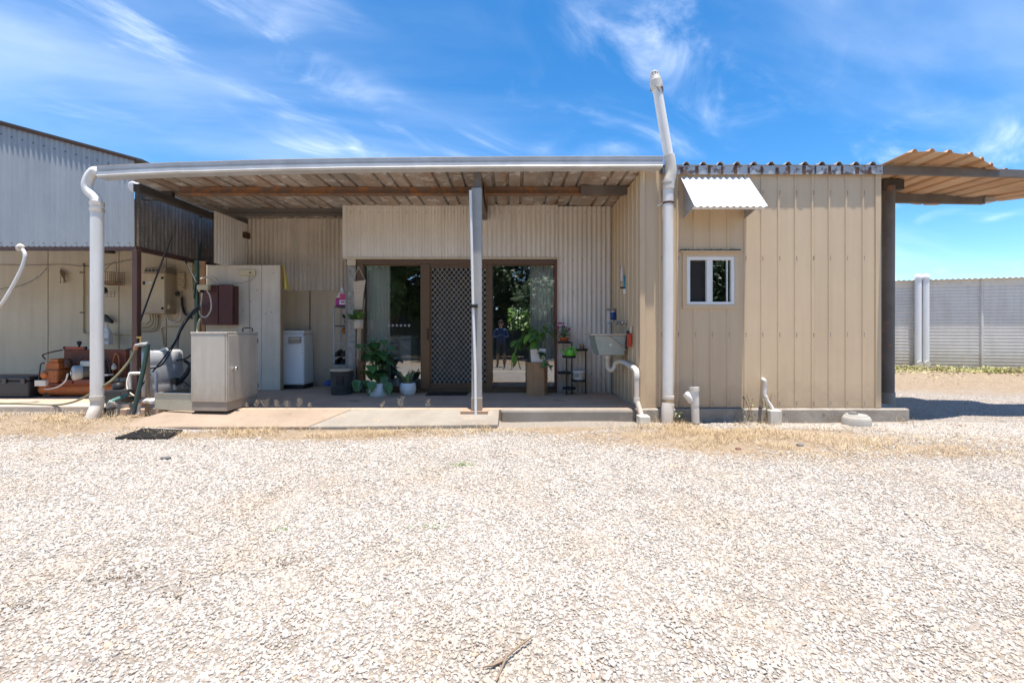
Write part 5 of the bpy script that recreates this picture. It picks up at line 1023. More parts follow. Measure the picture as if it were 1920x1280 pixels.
# ---- timber stand with plant
T = empty('plant_pedestal', (X(1006, 7.05), 7.05, 0), 'faceted timber pedestal in front of the right glass pane', 'pedestal'); c = Vector((X(1007, 7.08), 7.08, 0)); r_ = .168
for k in range(6):
    a0 = math.radians(60 * k + 8); a1 = math.radians(60 * k + 68); p0, p1 = Vector((math.cos(a0), math.sin(a0), 0)) * r_, Vector((math.cos(a1), math.sin(a1), 0)) * r_; mid = (p0 + p1) / 2; dv = (p1 - p0).normalized(); nn = mid.normalized()
    MB().prism([c + p0 + dv * .002, c + p1 - dv * .002, c + p1 - dv * .002 - nn * .018, c + p0 + dv * .002 - nn * .018], (0, 0, .48)).build('board', 'wood_stand', T)
MB().prism([c + Vector((math.cos(math.radians(60 * k + 8)), math.sin(math.radians(60 * k + 8)), 0)) * (r_ + .012) + Vector((0, 0, .481)) for k in range(6)], (0, 0, .022)).build('top', 'wood_stand', T, bevel=.003)
T = empty('pedestal_plant', (c.x, c.y, .504), 'leafy arching plant in a square white pot on the timber pedestal', 'potted plant'); c = c + Vector((.01, 0, .504)); MB().taper((c.x - .10, c.x + .10, c.y - .10, c.y + .10), (c.x - .12, c.x + .12, c.y - .12, c.y + .12), c.z, c.z + .21).build('pot', 'white_plain', T, bevel=.008); bx('soil', 'litter', T, c.x - .105, c.x + .105, c.y - .105, c.y + .105, c.z + .2101, c.z + .213, 0); b = MB(); ends = []
for i in range(15):
    tx, tz = rnd(-.33, .22), rnd(.30, .58)
    if abs(tx) > .2: tz -= .12
    e = c + Vector((tx, rnd(-.18, .1), tz)); pth = smoothpath([c + Vector((rnd(-.05, .05), rnd(-.05, .05), .2)), c + Vector((tx * .3, rnd(-.05, .05), tz * .8 + .08)), e], 5); b.tube(pth, .005, 5); ends.append(pth)
b.build('stems', 'leaf_lime', T)
for pth in ends:
    for q in (len(pth) - 1, len(pth) - 1, len(pth) - 3, len(pth) - 5):
        dv = pth[-1] - pth[-3]; leaf(T, 'long', random.choice(['leaf_lime', 'leaf_mid', 'leaf_mid', 'leaf_dark']), pth[q], dv.normalized() + Vector((rnd(-.9, .9), rnd(-.9, .5), rnd(-1.0, .1))), rnd(.13, .22), 1.4)
pth = smoothpath([c + Vector((.02, -.08, .2)), c + Vector((.06, -.17, .12)), c + Vector((.1, -.2, -.02)), c + Vector((.15, -.2, -.06))], 5); MB().tube(pth, .005, 5).build('trailing_stem', 'leaf_dark', T)
for i in range(24): p = random.choice(pth[3:]); leaf(T, 'heart', 'leaf_dark' if i % 2 else 'leaf_mid', p + Vector((rnd(-.06, .06), rnd(-.03, .03), rnd(-.04, .05))), (rnd(-1, 1), rnd(-1, 0), rnd(-.8, .3)), rnd(.06, .10))
pth = smoothpath([c + Vector((-.05, -.05, .2)), c + Vector((-.2, -.12, .42)), c + Vector((-.33, -.15, .25)), c + Vector((-.36, -.15, .12))], 5); MB().tube(pth, .005, 5).build('trailing_stem', 'leaf_lime', T); leaf(T, 'long', 'leaf_lime', pth[-1], (.12, -.1, -1), .2, 1.6); leaf(T, 'long', 'leaf_lime', pth[-3], (-.4, -.2, -.8), .16, 1.6)

# ---- tiered black plant stand with its things
T = empty('tiered_stand', (X(1072, 7.1), 7.1, 0), 'black tiered plant stand against the corrugated wall', 'plant stand'); TR = [(1058, 640, 7.12), (1090, 654, 7.16), (1067, 667, 7.05), (1058, 697, 7.12), (1085.5, 711, 7.10), (1067, 726, 7.05)]
for px, py, d in TR: MB().lathe(P(px, py, d) - Vector((0, 0, .03)), [(.098, 0), (.103, .003), (.105, .032), (.099, .032), (.097, .012), (.02, .011)], 20).build('tray', 'black', T)
for px, py, d in ((1062, 740, 7.0), (1072, 737, 7.12), (1098, 735, 7.14)): MB().tube([Vector((X(px, d), d, .0)), Vector((X(px, d), d, Z(641 if px == 1072 else (669 if px == 1062 else 654), d)))], .010, 8).build('upright', 'black', T)
c = P(TR[0][0], TR[0][1], TR[0][2]) + Vector((0, 0, -.017)); T = empty('flower_pot', c, 'pink flowering plant in an orange pot on the highest stand tray', 'potted plant'); MB().lathe(c + Vector((0, 0, .0)), [(.055, 0), (.068, .055), (.076, .056), (.078, .078), (.07, .078), (.065, .05)], 18).build('pot', 'terracotta', T); b = MB()
for i in range(60):
    a = rnd(0, 6.28); r0 = rnd(0, .1); e = c + Vector((r0 * math.cos(a), r0 * math.sin(a), rnd(.10, .24))); 
    if i < 14: b.tube([c + Vector((0, 0, .06)), e], .003, 4)
    leaf(T, 'oval', 'leaf_mid' if i % 3 else 'leaf_dark', e, (math.cos(a), math.sin(a), rnd(-.3, .9)), rnd(.04, .07))
b.build('stems', 'leaf_mid', T)
for i in range(9): e = c + Vector((rnd(-.11, .0), rnd(-.06, .04), rnd(.22, .30))) if i < 7 else c + Vector((rnd(.05, .1), 0, .2)); MB().lathe(e, [(.004, 0), (.016, .006), (.02, .014), (.006, .018)], 7, (rnd(-.5, .5), -1, .6)).build('flower', 'flower', T)
c = P(TR[2][0], TR[2][1], TR[2][2]) + Vector((.0, 0, -.018)); T = empty('watering_can', c, 'bright lime green watering can on the black plant stand', 'watering can'); MB().lathe(c + Vector((.02, 0, 0)), [(.062, 0), (.068, .006), (.064, .10), (.058, .118), (.05, .118), (.048, .10)], 22).build('body', 'lime_green', T); MB().tube([c + Vector((-.035, 0, .025)), c + Vector((-.09, -.01, .085)), c + Vector((-.12, -.015, .115))], [.016, .010, .008], 10).build('spout', 'lime_green', T); MB().lathe(c + Vector((-.118, -.015, .113)), [(.008, 0), (.02, .014), (.018, .017)], 12, (-1, 0, .6)).build('rose', 'lime_green', T)
MB().tube(smoothpath([c + Vector((-.03, 0, .115)), c + Vector((-.01, 0, .145)), c + Vector((.05, 0, .15)), c + Vector((.10, 0, .12)), c + Vector((.105, 0, .06)), c + Vector((.08, 0, .02))], 5), .010, 8).build('handle', 'lime_green', T)
c = P(TR[4][0], TR[4][1], TR[4][2]) + Vector((0, -.0, -.018)); T = empty('white_tin', c, 'white tin with dark oval mark on a low tray of the stand', 'tin'); MB().lathe(c, [(.088, 0), (.092, .005), (.092, .125), (.096, .127), (.096, .15), (.09, .153), (.03, .155)], 24).build('body', 'white_paint', T); MB().lathe(c + Vector((-.042, -.080, .085)), [(.026, 0), (.026, .005)], 14, (-.42, -.9, 0)).build('oval_mark', 'black', T); MB().lathe(c + Vector((-.0438, -.0845, .085)), [(.012, 0), (.012, .003)], 12, (-.42, -.9, 0)).build('oval_centre', 'white_plain', T)
c = P(TR[1][0], TR[1][1], TR[1][2]) + Vector((0, 0, -.018)); 
for dx, m, lb, h in ((-.05, 'glass_jar', 'cloudy square jar on the right high tray of the stand', .09), (.01, 'jar_amber', 'amber jar with pale lid on the right high tray', .10)):
    T = empty('jar', c + Vector((dx, 0, 0)), lb, 'jar'); MB().lathe(c + Vector((dx, -.01, 0)), [(.034, 0), (.038, .006), (.036, h * .75), (.024, h * .85)], 14).build('body', m, T); MB().lathe(c + Vector((dx, -.01, h * .851)), [(.028, 0), (.028, .018), (.02, .02)], 14).build('lid', 'panel_cream', T)

# ---- laundry tub on the annex side wall
T = empty('laundry_tub', (1.36, 6.4, .6), 'weathered grey laundry tub fixed to the beige side wall', 'laundry tub'); t0, t1 = (1.115, 1.545, 6.16, 6.66), (1.19, 1.535, 6.2, 6.6); zt, zb_ = .925, .655
vs, fs = [], []
def ring(q, z): return [(q[0], q[2], z), (q[1], q[2], z), (q[1], q[3], z), (q[0], q[3], z)]
inn = (t0[0] + .02, t0[1] - .02, t0[2] + .02, t0[3] - .02); inb = (t1[0] + .01, t1[1] - .01, t1[2] + .01, t1[3] - .01)
vs = ring(t1, zb_) + ring(t0, zt) + ring(inn, zt) + ring(inb, zb_ + .012)
for k in range(4):
    k2 = (k + 1) % 4
    for r in range(3): fs.append((r * 4 + k, r * 4 + k2, r * 4 + 4 + k2, r * 4 + 4 + k))
fs += [(3, 2, 1, 0), (12, 13, 14, 15)]
MB().add(vs, fs).build('basin', 'tub', T, bevel=.012)
for a in ((t0[0] - .05, t0[1] + .01, t0[2] - .022, t0[2] + .012), (t0[0] - .05, t0[1] + .01, t0[3] - .012, t0[3] + .02), (t0[0] - .05, t0[0] - .001, t0[2] + .013, t0[3] - .013)): bx('rim', 'cabinet', T, *a, zt + .001, zt + .02, .004)
MB().tube([(1.30, t0[2] - .006, zt - .01), (1.545, t0[2] - .012, zb_ + .07)], .011, 4).build('brace', 'cabinet', T); b = MB(); q = Vector((1.34, 6.178, .80))
for k in range(6): a = k * math.pi / 6; b.tube([q + Vector((.025 * math.cos(a), 0, .025 * math.sin(a))), q - Vector((.025 * math.cos(a), 0, .025 * math.sin(a)))], .003, 4)
b.build('embossed_mark', 'white_plain', T, kind='stuff')
T = empty('trap_pipe', (1.4, 6.3, .3), 'white plastic trap and waste pipe under the laundry tub', 'pipe'); MB().tube(smoothpath([(1.345, 6.4, .655), (1.345, 6.4, .56), (1.35, 6.4, .47), (1.39, 6.39, .435), (1.43, 6.38, .47), (1.45, 6.36, .54), (1.50, 6.32, .56), (1.535, 6.25, .555)], 6), .033, 12).build('trap', 'pvc_dirty', T); MB().lathe((1.345, 6.4, .60), [(.042, 0), (.045, .02), (.042, .04)], 14).build('nut', 'pvc', T)
MB().tube([(1.537, 6.26, .556), (1.54, 5.78, .515)], .033, 12).build('run', 'pvc', T); MB().tube(smoothpath([(1.54, 5.80, .517), (1.542, 5.73, .51), (1.545, 5.66, .49), (1.545, 5.64, .44), (1.545, 5.64, .40)], 4), .037, 12).build('elbow', 'pvc', T); MB().tube([(1.545, 5.64, .43), (1.545, 5.64, .10)], .033, 12).build('drop', 'pvc', T); MB().tube([(1.545, 5.64, .13), (1.59, 5.55, -.09)], .032, 12).build('kick', 'pvc', T)
MB().tube([(1.545, 5.64, .16), (1.545, 5.64, .10)], .039, 12).build('collar', 'pvc_dirty', T); bx('gully', 'pvc_dirty', T, 1.53, 1.66, 5.46, 5.61, -.17, -.04, .008)
T = empty('wall_taps', (1.58, 6.45, 1.05), 'pair of chrome taps and spout above the laundry tub', 'taps'); 
for yy in (6.25, 6.6): MB().lathe((1.585, yy, 1.10), [(.028, 0), (.02, .02), (.012, .025), (.012, .06), (.026, .062), (.026, .08), (.01, .085)], 12, (-1, 0, 0)).build('tap', 'chrome', T)
MB().tube(smoothpath([(1.585, 6.42, 1.10), (1.48, 6.42, 1.12), (1.38, 6.42, 1.12), (1.36, 6.42, 1.08)], 5), .011, 8).build('spout', 'chrome', T); MB().tube([(1.57, 6.22, 1.10), (1.57, 6.62, 1.10)], .012, 8).build('bar', 'chrome', T)
T = empty('water_filter', (1.52, 7.05, 1.1), 'blue water filter on a chrome pipe in the porch corner', 'filter'); c = Vector((X(1150, 7.0), 7.0, Z(600, 7.0))); MB().lathe(c, [(.03, 0), (.045, .01), (.048, .10), (.04, .12)], 16).build('canister', 'blue', T); MB().lathe(c + Vector((0, 0, .121)), [(.05, 0), (.05, .025), (.03, .03), (.02, .05)], 16).build('head', 'chrome', T); MB().tube([c + Vector((-.10, 0, .16)), c + Vector((.11, 0, .16))], .016, 8).build('pipe', 'cabinet_base', T); MB().tube([c + Vector((-.03, .06, -.01)), Vector((c.x - .03, c.y + .06, .0))], .010, 8).build('supply_pipe', 'grey_light', T)
T = empty('hanging_brush', (1.56, 6.0, .85), 'red dustpan and grey brush hanging beside the laundry tub', 'dustpan'); bx('pan', 'red_plastic', T, 1.535, 1.572, 5.98, 6.10, Z(650, 6.0), Z(625, 6.0), .01); bx('brush', 'black', T, 1.555, 1.58, 6.11, 6.20, .80, .99, .01); MB().tube([(1.565, 6.0, Z(624, 6)), (1.575, 6.0, Z(612, 6))], .018, 8).build('grip', 'pvc_dirty', T); MB().tube([(1.575, 5.99, Z(600, 6)), (1.575, 5.99, Z(624, 6))], .004, 5).build('string', 'panel_cream', T)
T = empty('soap_rack', (1.55, 6.4, 1.5), 'wire rack holding a blue handled brush on the beige side wall', 'rack'); b = MB(); dd = 6.45; xr = X(1168, dd)
for px in (1163, 1176): b.tube([P(px, 497, dd), P(px, 540, dd)], .0035, 5)
for py in (500, 528, 538): b.tube([P(1163, py, dd), P(1176, py, dd)], .0035, 5)
b.build('wires', 'steel_old', T, kind='stuff'); MB().tube([P(1170, 516, dd - .02), P(1170, 532, dd - .02), P(1172, 540, dd - .02)], [.014, .016, .02], 8).build('brush_handle', 'sky_blue', T); MB().lathe(P(1172, 548, dd - .02), [(.02, -.02), (.028, 0), (.025, .05), (.015, .06)], 10).build('brush_head', 'white_paint', T); MB().lathe(P(1166, 527, dd - .02), [(.02, 0), (.024, .01), (.022, .16), (.012, .19), (.012, .22)], 10).build('bottle', 'soap_clear', T); bx('soap', 'black', T, X(1163, dd), X(1176, dd), dd - .04, dd, Z(541, dd), Z(538.5, dd), .003)

# ---- inside the room
def curtain(px0, px1, d, label, folds):
    n = folds * 8; x0, x1 = X(px0, d), X(px1, d); vs, fs = [], []
    for i in range(n + 1):
        t = i / n
        for j, z in enumerate((.03, .6, 1.3, 2.12)): vs.append((x0 + (x1 - x0) * t + .012 * math.sin(9 * t + j), d + .035 * math.sin(2 * math.pi * folds * t + .5 * math.sin(5 * t) + .25 * j), z))
    for i in range(n):
        for j in range(3): a = i * 4 + j; fs.append((a, a + 4, a + 5, a + 1))
    MB().add(vs, fs, True).build('curtain', 'curtain', label=label, cat='curtain', solid=.002)
curtain(686, 733, 7.43, 'pale drawn back curtain behind the left glass pane', 7); curtain(993, 1046, 7.43, 'pale drawn back curtain behind the right glass pane', 8)
T = empty('chest_freezer', (-1.75, 8.0, 0), 'white chest freezer inside the room behind the left glass', 'freezer'); bx('body', 'white_paint', T, X(728, 8), X(774, 8), 7.85, 8.4, 0, Z(632, 8) - .04, .02); bx('lid', 'white_plain', T, X(727, 8), X(775, 8), 7.84, 8.41, Z(632, 8) - .036, Z(629, 8), .015)
T = empty('plastic_bundle', (-2.3, 7.8, .9), 'crumpled clear plastic bundle on a stool behind the left glass', 'bundle'); vs, fs = [], []
n_, m_ = 16, 10
for i in range(n_ + 1):
    for j in range(m_ + 1):
        u, v = i / n_, j / m_; px = 684 + 62 * u; py = 650 - 33 * v * (1 - .55 * u) - 3 * math.sin(7 * u); q = P(px, py, 7.72 + .14 * v); q.y += .05 * mnoise.noise((u * 6, v * 5, 2)); q.z += .03 * mnoise.noise((u * 7, v * 6, 8)); vs.append(q)
for i in range(n_):
    for j in range(m_): a = i * (m_ + 1) + j; fs.append((a, a + 1, a + m_ + 2, a + m_ + 1))
MB().add(vs, fs, True).build('film', 'clear_film', T); MB().taper((-2.45, -1.95, 7.78, 8.1), (-2.4, -2.0, 7.8, 8.05), .55, .86).build('contents', 'white_plain', T, bevel=.05); bx('stool', 'inside', T, -2.42, -1.98, 7.8, 8.08, 0, .549)
for px, m, h, lb in ((1357, 'cream_plastic', .13, 'yellow bottle on the inner sill of the annex window'), (1350, 'magenta', .08, 'purple bottle on the inner sill of the annex window')):
    T = empty('toiletry_bottle', (X(px, 5.85), 5.85, iz0), lb, 'bottle'); c = Vector((X(px, 5.85), 5.82, iz0 - .001)); MB().lathe(c, [(.022, 0), (.026, .008), (.026, h * .7), (.01, h * .85)], 12).build('body', m, T); MB().lathe(c + Vector((0, 0, h * .851)), [(.011, 0), (.011, .025)], 10).build('cap', 'white_plain', T)

# ---- yard bits
T = empty('drain_mat', P(275, 817, 5.02), 'black slatted plastic grate lying flat on the gravel before the apron', 'grate'); q0 = [(-4.1, 4.70), (-3.57, 4.72), (-3.66, 5.07), (-4.13, 5.09)]; zg = gz(-3.95, 5.0) + .03
def qp(u, v):
    a = Vector((*q0[0], 0)).lerp(Vector((*q0[1], 0)), u); c2 = Vector((*q0[3], 0)).lerp(Vector((*q0[2], 0)), u); r = a.lerp(c2, v); r.z = gz(r.x, r.y) + .014; return r
for i in range(10):
    v0, v1 = i / 10, i / 10 + .055; MB().prism([qp(0, v0), qp(1, v0), qp(1, v1), qp(0, v1)], (0, 0, .016)).build('slat', 'black', T)
for i in range(13):
    u0 = i / 12.5; MB().prism([qp(u0, 0) - Vector((0, 0, .004)), qp(u0 + .03, 0) - Vector((0, 0, .004)), qp(u0 + .03, .97) - Vector((0, 0, .004)), qp(u0, .97) - Vector((0, 0, .004))], (0, 0, .014)).build('cross_bar', 'black', T)
T = empty('concrete_lid', P(1606, 790, 5.45), 'round concrete drain lid in front of the annex footing', 'drain lid'); c = Vector((X(1606, 5.47), 5.47, -.17)); MB().lathe(c, [(.15, 0), (.148, .10), (.125, .135), (.118, .136)], 24).build('ring', 'lid', T); MB().lathe(c + Vector((0, 0, .137)), [(.115, 0), (.11, .015), (.03, .02)], 24).build('cover', 'lid', T); MB().lathe(c + Vector((-.04, 0, .155)), [(.05, 0), (.045, .02), (.03, .03)], 10).build('lifting_knob', 'stone_dark', T)
def rock(name, px, py, s, m, label, seed):
    d = F * (CZ + .17) / (py - HY); c = Vector((X(px, d), d, gz(X(px, d), d) + s * .3)); bm = bmesh.new(); bmesh.ops.create_icosphere(bm, subdivisions=2, radius=1)
    vs = [c + Vector((v.co.x * s * 1.2, v.co.y * s, v.co.z * s * .6)) * 1 + s * .35 * Vector(mnoise.noise_vector(v.co * 1.1 + Vector((seed, 0, 0)))) for v in bm.verts]; fs = [tuple(v.index for v in f.verts) for f in bm.faces]; bm.free(); MB().add(vs, fs).build(name, m, label=label, cat='stone')
rock('stone', 311, 861, .035, 'stone_dark', 'dark grey stone alone on the left gravel', 1); rock('stone', 1384, 844, .022, 'stone_red', 'reddish brown clod on straw coloured ground right of centre', 4); rock('stone', 1500, 838, .028, 'stone_dark', 'grey stone before the right end of the annex', 7)
rock('broken_brick', 1652, 788, .09, 'stone_red', 'broken reddish concrete lump under the end of the annex footing', 9); rock('broken_brick', 1688, 787, .07, 'stone_red', 'smaller reddish lump at the right tip of the annex footing', 12)
def gp_(px, py):
    d = F * (CZ + .2) / (py - HY); x = X(px, d); z = gz(x, d); d = F * (CZ - z) / (py - HY); return Vector((X(px, d), d, gz(X(px, d), d) + .012))
T = empty('twig', gp_(950, 1240), 'forked dry twig on the gravel near the bottom edge', 'twig'); MB().tube([gp_(1000, 1203) + Vector((0, 0, .012)), gp_(975, 1222) + Vector((0, 0, .014)), gp_(950, 1243) + Vector((0, 0, .012)), gp_(938, 1266), gp_(930, 1284)], [.003, .0045, .005, .004, .0025], 7).build('stem', 'twig', T); MB().prism([gp_(946, 1240), gp_(922, 1252), gp_(905, 1259), (gp_(925, 1256)), gp_(944, 1247)], (0, 0, .004)).build('bark_flake', 'twig', T)
# dry grass and straw, uncountable
def grass(name, m, spots, hmin, hmax, w, lean, label):
    b = MB(); vs, fs = [], []
    for (cx, cy, rx, ry, n) in spots:
        for i in range(n):
            x, y = cx + rx * random.gauss(0, .5), cy + ry * random.gauss(0, .5)
            if y > 5.16 and -4.4 < x < -.1: continue
            if y > 5.6 and x > -.2 and x < 5: continue
            if mnoise.noise((x * 2.3, y * 3.5, 7)) < rnd(-.35, .25): continue
            z = gz(x, y) + .004; h = rnd(hmin, hmax); a = rnd(0, 6.28); l = rnd(.2, lean); d = Vector((math.cos(a) * l, math.sin(a) * l, 1)).normalized() * h; s = Vector((-math.sin(a), math.cos(a), 0)) * w; p = Vector((x, y, z)); k = len(vs)
            vs += [p - s, p + s, p + d * .55 + s * .7, p + d * .55 - s * .7, p + d + Vector((math.cos(a), math.sin(a), -.3)) * h * .3]; fs += [(k, k + 1, k + 2, k + 3), (k + 3, k + 2, k + 4)]
    o = b.add(vs, fs).build(name, m, kind='stuff'); o['label'] = label
grass('dry_grass', 'straw', [(-5.6, 5.5, 1.2, .35, 5000), (-4.9, 5.15, .9, .25, 700), (-2.2, 5.0, 2.3, .26, 8500), (-.5, 5.1, .7, .1, 500), (-1.0, 5.1, .3, .06, 350), (-2.9, 5.08, .4, .07, 400), (2.0, 5.35, .5, .22, 1900), (2.3, 4.95, 1.6, .5, 10000), (3.4, 4.5, 1.8, .4, 5000), (4.6, 4.3, 1.6, .3, 900), (2.9, 5.48, .35, .08, 350), (9.5, 9.8, 3, .8, 2500), (4.9, 5.5, .2, .08, 100)], .015, .085, .0016, 2.2, 'dry straw coloured grass along the slab edges')
grass('dry_tufts', 'straw', [(x_, y_, .09, .05, 46) for x_, y_ in ((1.75, 5.5), (1.9, 5.56), (2.05, 5.5), (2.2, 5.56), (2.45, 5.52), (2.75, 5.58), (3.0, 5.55), (-3.1, 5.1), (-2.7, 5.12), (-1.9, 5.08), (-1.1, 5.1), (-.95, 5.12), (-.3, 5.1), (-4.9, 5.5), (-5.3, 5.7), (-5.8, 5.8), (-5.6, 5.4), (1.5, 5.3), (3.4, 5.3), (-6.3, 5.7), (4.75, 5.5))], .05, .16, .0014, 1.3, 'tall tufts of dead grass')
grass('leaf_litter', 'litter', [(-5.9, 5.85, .8, .1, 350), (-1.8, 2.2, .3, .10, 260), (-1.55, 2.05, .12, .05, 90), (-2.2, 1.95, .2, .05, 110), (-1.2, 2.35, .2, .06, 110), (-5.2, 5.6, .5, .1, 200), (-.9, 3.3, .6, .3, 60), (3.0, 5.45, .2, .05, 80)], .008, .028, .003, 4, 'scraps of dark leaf litter on the gravel')
grass('green_sprouts', 'leaf_lime', [(-.42, 3.9, .12, .05, 130), (-.7, 3.8, .16, .05, 80), (-1.37, 2.68, .05, .03, 60), (-.5, 2.72, .14, .03, 60), (.04, 2.2, .03, .02, 20)], .012, .04, .0016, 2.5, 'small green sprouts in the gravel')
# pale seed head weeds at the slab edge
WG = 'dry seed head weeds on the slab edge'
def weed(px, py, h, label, n=2, d=5.77):
    c = P(px, py, d); c.z = .004; T = empty('weed', c, label, 'weed', WG); b = MB(); s = MB()
    for i in range(n):
        e = c + Vector((rnd(-.35, .35) * h, rnd(-.2, .2) * h, h * rnd(.7, 1.1))); pth = smoothpath([c + Vector((rnd(-.02, .02), 0, 0)), c.lerp(e, .5) + Vector((rnd(-.01, .01), 0, 0)), e], 6); b.tube(pth, .0012, 3)
        for j, p in enumerate(pth[4::2]):
            for sd in (-1, 1):
                q = p + Vector((sd * rnd(.2, .42) * h * (1 - j / 7), rnd(-.02, .02), rnd(.08, .25) * h)); b.tube([p, q], .0009, 3)
                for k in range(2): r = p.lerp(q, .6 + .4 * k); s.lathe(r, [(.0005, -.0035), (.002, 0), (.0005, .0045)], 4)
    b.build('stems', 'seed_head', T); s.build('seed_heads', 'seed_head', T, kind='stuff')
for px, h, w in ((462, .07, 'first'), (480, .10, 'second'), (497, .13, 'third'), (520, .09, 'fourth'), (537, .10, 'fifth'), (560, .12, 'sixth'), (580, .06, 'seventh')): weed(px, 768, h, w + ' pale weed from the steel cabinet along the slab edge')
for px, h, lb in ((716, .07, 'low pale weed on the slab edge before the dark potted plant'), (752, .12, 'taller pale weed on the slab edge before the succulent pot'), (800, .10, 'pale weed on the slab edge left of the centre post')): weed(px, 768, h, lb)
def viney(px, py, h, label):
    d = 5.5; c = P(px, py, d); T = empty('dry_vine', c, label, 'weed'); b = MB()
    for i in range(5):
        e = c + Vector((rnd(-.15, .12), rnd(-.05, .1), h * rnd(.5, 1))); pth = smoothpath([c + Vector((rnd(-.04, .04), 0, 0)), c.lerp(e, .5) + Vector((rnd(-.05, .05), 0, 0)), e], 4); b.tube(pth, .003, 4)
        for p in pth[2::2]: leaf(T, 'oval', random.choice(['leaf_aloe', 'leaf_mid', 'leaf_aloe']), p, (rnd(-1, 1), rnd(-1, .3), rnd(-.3, .6)), rnd(.025, .045))
    b.build('stems', 'rust_line', T)
viney(1405, 790, .36, 'spindly dry weed left of the thin waste pipe'); viney(1436, 790, .42, 'leafy weed climbing the thin waste pipe'); viney(1268, 790, .12, 'small dry weed right of the tall vent pipe')
# lime green ground cover along the white shed
b = MB(); vs, fs = [], []
for i in range(3000):
    t = -1 + 7.5 * random.random() ** 1.7; off = abs(random.gauss(0, .5)) * (1.5 if t < 2 else .8); p = b0 + ub * t + nb * (.08 + off); p.z = gz(p.x, p.y) + rnd(.0, .14) * max(.15, 1 - off) * (.4 + .6 * (mnoise.noise((t * 2.5, 0, 0)) > -.1)); a = rnd(0, 6.28); s = rnd(.02, .045); u = Vector((math.cos(a), math.sin(a), rnd(-.4, .4))) * s; v = Vector((-math.sin(a), math.cos(a), rnd(-.4, .8))) * s; k = len(vs); vs += [p - u, p + v * .6, p + u, p - v * .6]; fs.append((k, k + 1, k + 2, k + 3))
o = b.add(vs, fs).build('ground_cover', 'leaf_cover', kind='stuff'); o['label'] = 'lime green low plants along the foot of the white shed'

grass('green_weeds', 'leaf_cover', [(*(b0 + ub * t_ + nb * rnd(.15, .7)).xy, .35, .14, 130) for t_ in [-.6 + .33 * i for i in range(21)]], .05, .22, .006, 1.2, 'uneven yellow green weeds along the white shed')
# ---- trees behind the viewpoint (seen mirrored in the glass) and hedge behind the house (seen through it)
def crown_mesh(seed, n, rx, rz, leafs):
    r = np.random.default_rng(seed); vs, fs = [], []; cl = [(Vector((r.normal(0, .55) * rx, r.normal(0, .55) * rx, r.uniform(-.8, .9) * rz)), r.uniform(.25, .5) * rx) for _ in range(34)]
    for i in range(n):
        c, cr = cl[int(r.integers(len(cl)))]; dv = Vector(r.normal(0, 1, 3)).normalized(); p = c + dv * cr * (r.uniform(.35, 1) ** .5); a = Vector(r.normal(0, 1, 3)).normalized() * leafs * r.uniform(.6, 1.3); q = a.orthogonal().normalized() * leafs * .45; k = len(vs); vs += [p - a, p + q, p + a, p - q]; fs.append((k, k + 1, k + 2, k + 3))
    return vs, fs
CR = [crown_mesh(s, 13000, 2.6, 2.7, .17) for s in (3, 8)]
for i, (x, y, h, lb) in enumerate(((-13.5, -11.5, 4.4, 'broad dark tree behind the viewpoint, farthest left'), (-6.6, -11.0, 4.0, 'dark tree with thick trunk behind the viewpoint, mirrored in the left pane'), (-3.0, -12, 4.0, 'dense dark tree behind the viewpoint, left of middle'), (0.9, -11.2, 3.9, 'dense dark tree behind the viewpoint, mirrored in the right pane'), (5.0, -11.8, 4.2, 'broad dark tree behind the viewpoint, right of middle'), (9.5, -11.5, 4.3, 'broad dark tree behind the viewpoint, farthest right'))):
    zg_ = gz(x, y); T = empty('tree', (x, y, zg_), lb, 'tree', 'trees behind the viewpoint'); vs, fs = CR[i % 2]; R = Matrix.Rotation(i * 1.3, 4, 'Z'); MB().add([Vector((x, y, zg_ + h)) + R @ Vector(v) for v in vs], fs).build('crown', 'leaf_tree', T)
    b = MB(); b.tube([(x, y, zg_ - .1), (x + .1, y, zg_ + 1.2), (x - .05, y + .1, zg_ + 2.6), (x + .1, y, zg_ + h + .6)], [.26, .2, .16, .05], 10)
    for k in range(5): a = k * 1.26 + i; b.tube([(x, y, zg_ + 1.6 + .2 * k), (x + 1.0 * math.cos(a), y + 1.0 * math.sin(a), zg_ + 2.6 + .25 * k), (x + 1.9 * math.cos(a), y + 1.9 * math.sin(a), zg_ + 3.2 + .3 * k)], [.09, .06, .02], 7)
    b.build('trunk', 'bark', T)
MB().box(-16, 16, -15.6, -15.2, -.7, 2.4).build('rear_fence', 'hose_green', label='dark fence behind the trees at the back of the viewpoint', cat='fence')
vs, fs = crown_mesh(21, 5000, 1.3, .9, .10); T = empty('shrub', (.3, 14.2, 0), 'sunlit green shrub seen through the rear window of the house', 'shrub'); MB().add([Vector((.3, 14.2, 1.1)) + Vector(v) for v in vs], fs).build('foliage', 'leaf_lime', T); MB().tube([(.3, 14.2, -.1), (.35, 14.2, 1.0)], [.07, .04], 8).build('stem', 'bark', T)

